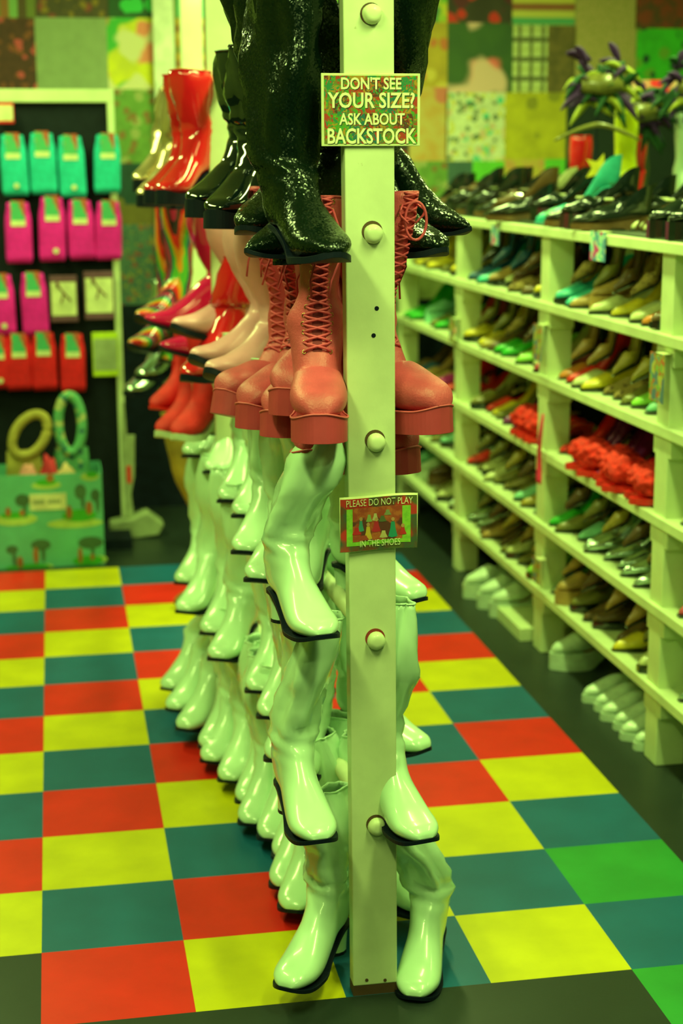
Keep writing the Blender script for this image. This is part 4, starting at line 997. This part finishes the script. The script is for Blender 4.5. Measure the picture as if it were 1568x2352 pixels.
for x, z0, z1, c_ in sorted(SOCKS, key=lambda s_: (-round(s_[2], 0), s_[0])):
    rw = SROW[c_] if not (c_ == 'magenta' and z1 < 1.3) else 'third row'
    nseen[rw] = nseen.get(rw, 0) + 1; h = z1 - z0; hw_ = .058 if c_ != 'red' else .056
    root = empty('sock_pack', (x, 4.27, z1)); tag(root, 'folded %s knit socks, %s of the black panel, %s from the left' % (SCOL[c_][0], rw, ORD[nseen[rw]]), 'socks', '%s socks on the black panel' % SCOL[c_][0])
    rd = random.Random(int(x * 1000) + int(z1 * 100)); sw = rd.uniform(-.008, .008)
    b = MB(); rings = []
    for q_ in range(12):
        t = q_ / 11; w_ = hw_ * (.80 + .2 * smooth01(t * 3)) * (1 if t < .93 else .9); dth = .018 * math.sin(PI * (.15 + .75 * t)) + .004
        rings.append([(sw * t + w_ * math.copysign(abs(math.cos(a)) ** .6, math.cos(a)), dth * math.sin(a) + .002 * math.sin(q_), -h * t + .004 * math.sin(a * 2 + q_)) for a in [2 * PI * j / 16 for j in range(16)]])
    b.loft(rings); b.build('folded_socks', mat(SCOL[c_][0] + ' knit', SCOL[c_][1], .85, var=.1, scale=60, bump=.4, bscale=150), root, smooth=True)
    b = MB(); b.box(-.030, .030, -.024, -.021, -.075, .012); hc = b.build('header_card', paper('sock card', 'noise3', [(.05, .5, .2), (.08, .4, .2), (.5, .1, .04)], 22), root)
    b = MB(); b.box(-.031, .031, -.026, -.0215, -.098, -.074); b.build('card_strip', M['card'], hc)
    b = MB(); b.tube([(0, .03, .004), (0, -.045, .006), (0, -.05, .012)], .0018, 6); b.build('hook', M['steel'], root)
    if rd.random() < .5:
        b = MB(); b.loft([[(.01 + .012 * math.cos(a), yy, -h * .84 + .012 * math.sin(a)) for a in [2 * PI * j / 12 for j in range(12)]] for yy in (-.0235, -.018)]); b.build('price_sticker', M['card'], root)
PLAB = {0: 'cream and purple hosiery packet, third row, beside the magenta socks', 1: 'cream and purple hosiery packet, third row, next to the cream frame', 2: 'neon yellow packet at the lower right of the black panel', 3: 'red and cream card at the top left of the black panel'}
for i, (x0, x1, z0, z1, c_) in enumerate(PACKS):
    root = empty('price_sign' if c_ == 'sign' else 'hosiery_pack', ((x0 + x1) / 2, 4.275, z1)); tag(root, PLAB[i], 'sign' if c_ == 'sign' else 'packet'); w_ = (x1 - x0) / 2; h = z1 - z0
    b = MB(); b.box(-w_, w_, -.008, .008, -h, 0); b.build('packet', {'cream': mat('purple card', (.16, .06, .10), .5), 'yellow': mat('neon card', (.55, .75, .02), .5), 'sign': SM['red']}[c_], root, bevel=.003)
    b = MB(); b.box(-w_ * .9, w_ * .9, -.0095, -.008, -h * .86, -h * .14); b.build('front_picture', {'cream': M['card'], 'yellow': M['sage'], 'sign': M['card']}[c_], root)
    if c_ == 'cream':
        b = MB(); b.tube([(-.02, -.011, -.05), (0, -.011, -.075), (-.012, -.011, -.12)], .004, 5); b.tube([(0, -.011, -.075), (.03, -.011, -.11)], .004, 5); b.tube([(-.02, -.011, -.05), (-.03, -.011, -.03)], .008, 6)
        o = b.build('leg_picture', mat('printed tights', (.2, .08, .06), .6), root)
    if c_ != 'sign':
        b = MB(); b.tube([(0, .04, -.002), (0, -.03, .0)], .0018, 6); b.build('hook', M['steel'], root)

# ------------------------------------------------------------------ printed box with looped bags, stand
bx = empty('printed_box', (-.06, 3.85, 0)); tag(bx, 'pale teal cardboard box printed with trees, standing on the tiles at the left', 'box')
b = MB(); wd_, hb = .31, .40
b.box(-wd_, wd_, -.135, -.131, 0, hb); b.box(-wd_, wd_, .131, .135, 0, hb); b.box(-wd_, -wd_ + .004, -.131, .131, 0, hb); b.box(wd_ - .004, wd_, -.131, .131, 0, hb); b.box(-wd_ + .004, wd_ - .004, -.131, .131, .001, .006)
b.build('carton', mat('teal card', (.12, .52, .32), .6, var=.05), bx)
grn = mat('printed grass', (.05, .45, .02), .7); yel = mat('printed lawn', (.45, .66, .14), .7); tre = mat('printed tree', (.06, .16, .07), .7); fgm = mat('printed figures', (.4, .14, .03), .7)
def flat(name, pts, m_, d_=0):
    mobj(name, mk(name, [(x, -.1358 - d_, z) for x, z in pts], [tuple(range(len(pts)))], False), m_, bx)
def ell(cx, cz, a_, b_): return [(cx + a_ * math.cos(2 * PI * j / 16), cz + b_ * math.sin(2 * PI * j / 16)) for j in range(16)]
px = lambda X, Y: ((X / 6.272 - 0) * .00175 - .17 - (-.06) - .0, .40 - (Y / 6.27 - 12) * .00188)
for i, (X, Y, A, B_) in enumerate([(680, 230, 220, 60), (1330, 130, 140, 60), (1080, 790, 420, 70), (200, 700, 330, 90), (1400, 1330, 150, 60), (650, 1400, 80, 40)]):
    x, z = px(X, Y); flat('printed_lawn', ell(x, z, A / 6.27 * .00175, B_ / 6.27 * .00188), yel, .0002)
for X, Y, A, B_ in [(680, 190, 160, 45), (1360, 100, 90, 45), (1150, 680, 260, 90), (200, 640, 220, 50), (1250, 1340, 230, 80), (350, 1400, 330, 55)]:
    x, z = px(X, Y); flat('printed_grass', ell(x, z, A / 6.27 * .00175, B_ / 6.27 * .00188), grn, .0004)
for X, Y, A, B_ in [(1180, 340, 90, 110), (320, 430, 110, 90), (1300, 1080, 190, 90), (560, 1080, 150, 80), (130, 1130, 90, 60), (1400, 400, 70, 90)]:
    x, z = px(X, Y); flat('printed_tree', ell(x, z, A / 6.27 * .00175, B_ / 6.27 * .00188), tre, .0005)
    x2, z2 = px(X + 30, Y + 130); flat('printed_tree', ell(x2, z2, 28 / 6.27 * .00175, 130 / 6.27 * .00188), tre, .0006)
for X, Y, A, B_ in [(1000, 630, 45, 100), (1300, 580, 50, 100), (100, 590, 40, 70), (300, 610, 35, 50), (240, 1320, 45, 90), (480, 1230, 40, 120), (1140, 1260, 35, 120), (1320, 1290, 30, 50), (740, 130, 60, 60)]:
    x, z = px(X, Y); flat('printed_figure', ell(x, z, A / 6.27 * .00175, B_ / 6.27 * .00188), fgm, .0008)
x0, z0 = px(425, 580); x1, z1 = px(965, 350)
b = MB(); b.box(x0, x1, -.138, -.1352, z0, z1); lb = b.build('label_plate', M['card'], bx)
for X0_, X1_ in ((480, 650), (700, 890)):
    for k_ in range(5):
        xa, za = px(X0_ + (X1_ - X0_) * k_ / 5, 490); xb, zb_ = px(X0_ + (X1_ - X0_) * (k_ + .6) / 5, 440); b = MB(); b.box(xa, xb, -.1385, -.138, za, zb_); b.build('faint_mark', tre, lb)
def loop_bag(nm, loc, rx, rz_, r, m_, lab, hgt, lean):
    root = empty(nm, loc); tag(root, lab, 'bag')
    b = MB(); b.tube([(rx * math.cos(a) + lean * (math.sin(a) + 1) * .3, .02 * math.sin(a), hgt + rz_ * (math.sin(a))) for a in [2 * PI * j / 36 for j in range(36)]], r, 10, closed=True); b.build('handle', m_, root, smooth=True)
    b = MB(); R_ = []
    for q_ in range(7):
        t = q_ / 6; w_ = .10 * (1 - .3 * t) ; z_ = t * (hgt - rz_ + .02); R_.append([(w_ * math.cos(a), .05 * (1 - .5 * t) * math.sin(a), z_) for a in [2 * PI * j / 16 for j in range(16)]])
    b.loft(R_); b.build('bag_body', m_, root, smooth=True)
pat1 = paper('bag floral', 'spots', [(.12, .45, .2), (.45, .5, .2), (.02, .12, .15)], 22, coord='Object'); pat2 = mat('straw yellow', (.42, .36, .07), .8, bump=.5)
loop_bag('fabric_bag', (.13, 3.88, .007), .050, .120, .022, pat1, 'blue-green patterned bag with tall oval loop handle in the teal box', .575, 0)
loop_bag('straw_bag', (-.07, 3.84, .007), .068, .085, .021, pat2, 'yellow straw bag with pointed loop handle in the teal box', .54, .1)
for j, (x, y, c_, lab) in enumerate([(.03, 3.79, (.55, .02, .04), 'dark red cloth bundle on top of the teal box'), (-.05, 3.78, (.75, .3, .25), 'pink cloth bundle at the left of the teal box'), (.10, 3.78, (.72, .5, .25), 'peach cloth bundle at the right of the teal box')]):
    bm = bmesh.new(); bmesh.ops.create_icosphere(bm, subdivisions=3, radius=1)
    for v in bm.verts: v.co *= 1 + .3 * noise.noise(v.co * 2 + Vector((j * 5, 0, 0))); v.co = Vector((v.co.x * .05, v.co.y * .035, v.co.z * (.16 if j else .19)))
    me = bpy.data.meshes.new('cloth_bundle'); bm.to_mesh(me); bm.free(); me.polygons.foreach_set('use_smooth', [True] * len(me.polygons))
    o = mobj('cloth_bundle', me, mat('cloth %d' % j, c_, .8), None); o.location = (x, y, .27); tag(o, lab, 'cloth')
dpn = empty('lobby_dustpan', (.41, 4.22, 0)); tag(dpn, 'pale upright dustpan with long handle between the box and the rack', 'dustpan')
b = MB(); b.poly([(-.125, .01), (-.12, .075), (-.02, .09), (.0, .10), (.05, .12), (.125, .06), (.10, .01), (.0, .0)], -.05, .06); b.build('pan', M['sage'], dpn, bevel=.008)
b = MB(); b.poly([(-.045, .09), (-.055, .42), (-.045, .62), (-.035, .62), (-.028, .47), (.008, .47), (-.0, .28), (-.018, .2), (-.008, .09)], -.006, .006); b.build('handle_plate', M['sage'], dpn, bevel=.003)
b = MB(); b.box(-.035, -.015, -.008, -.006, .25, .33); b.build('sticker', SM['red'], dpn)
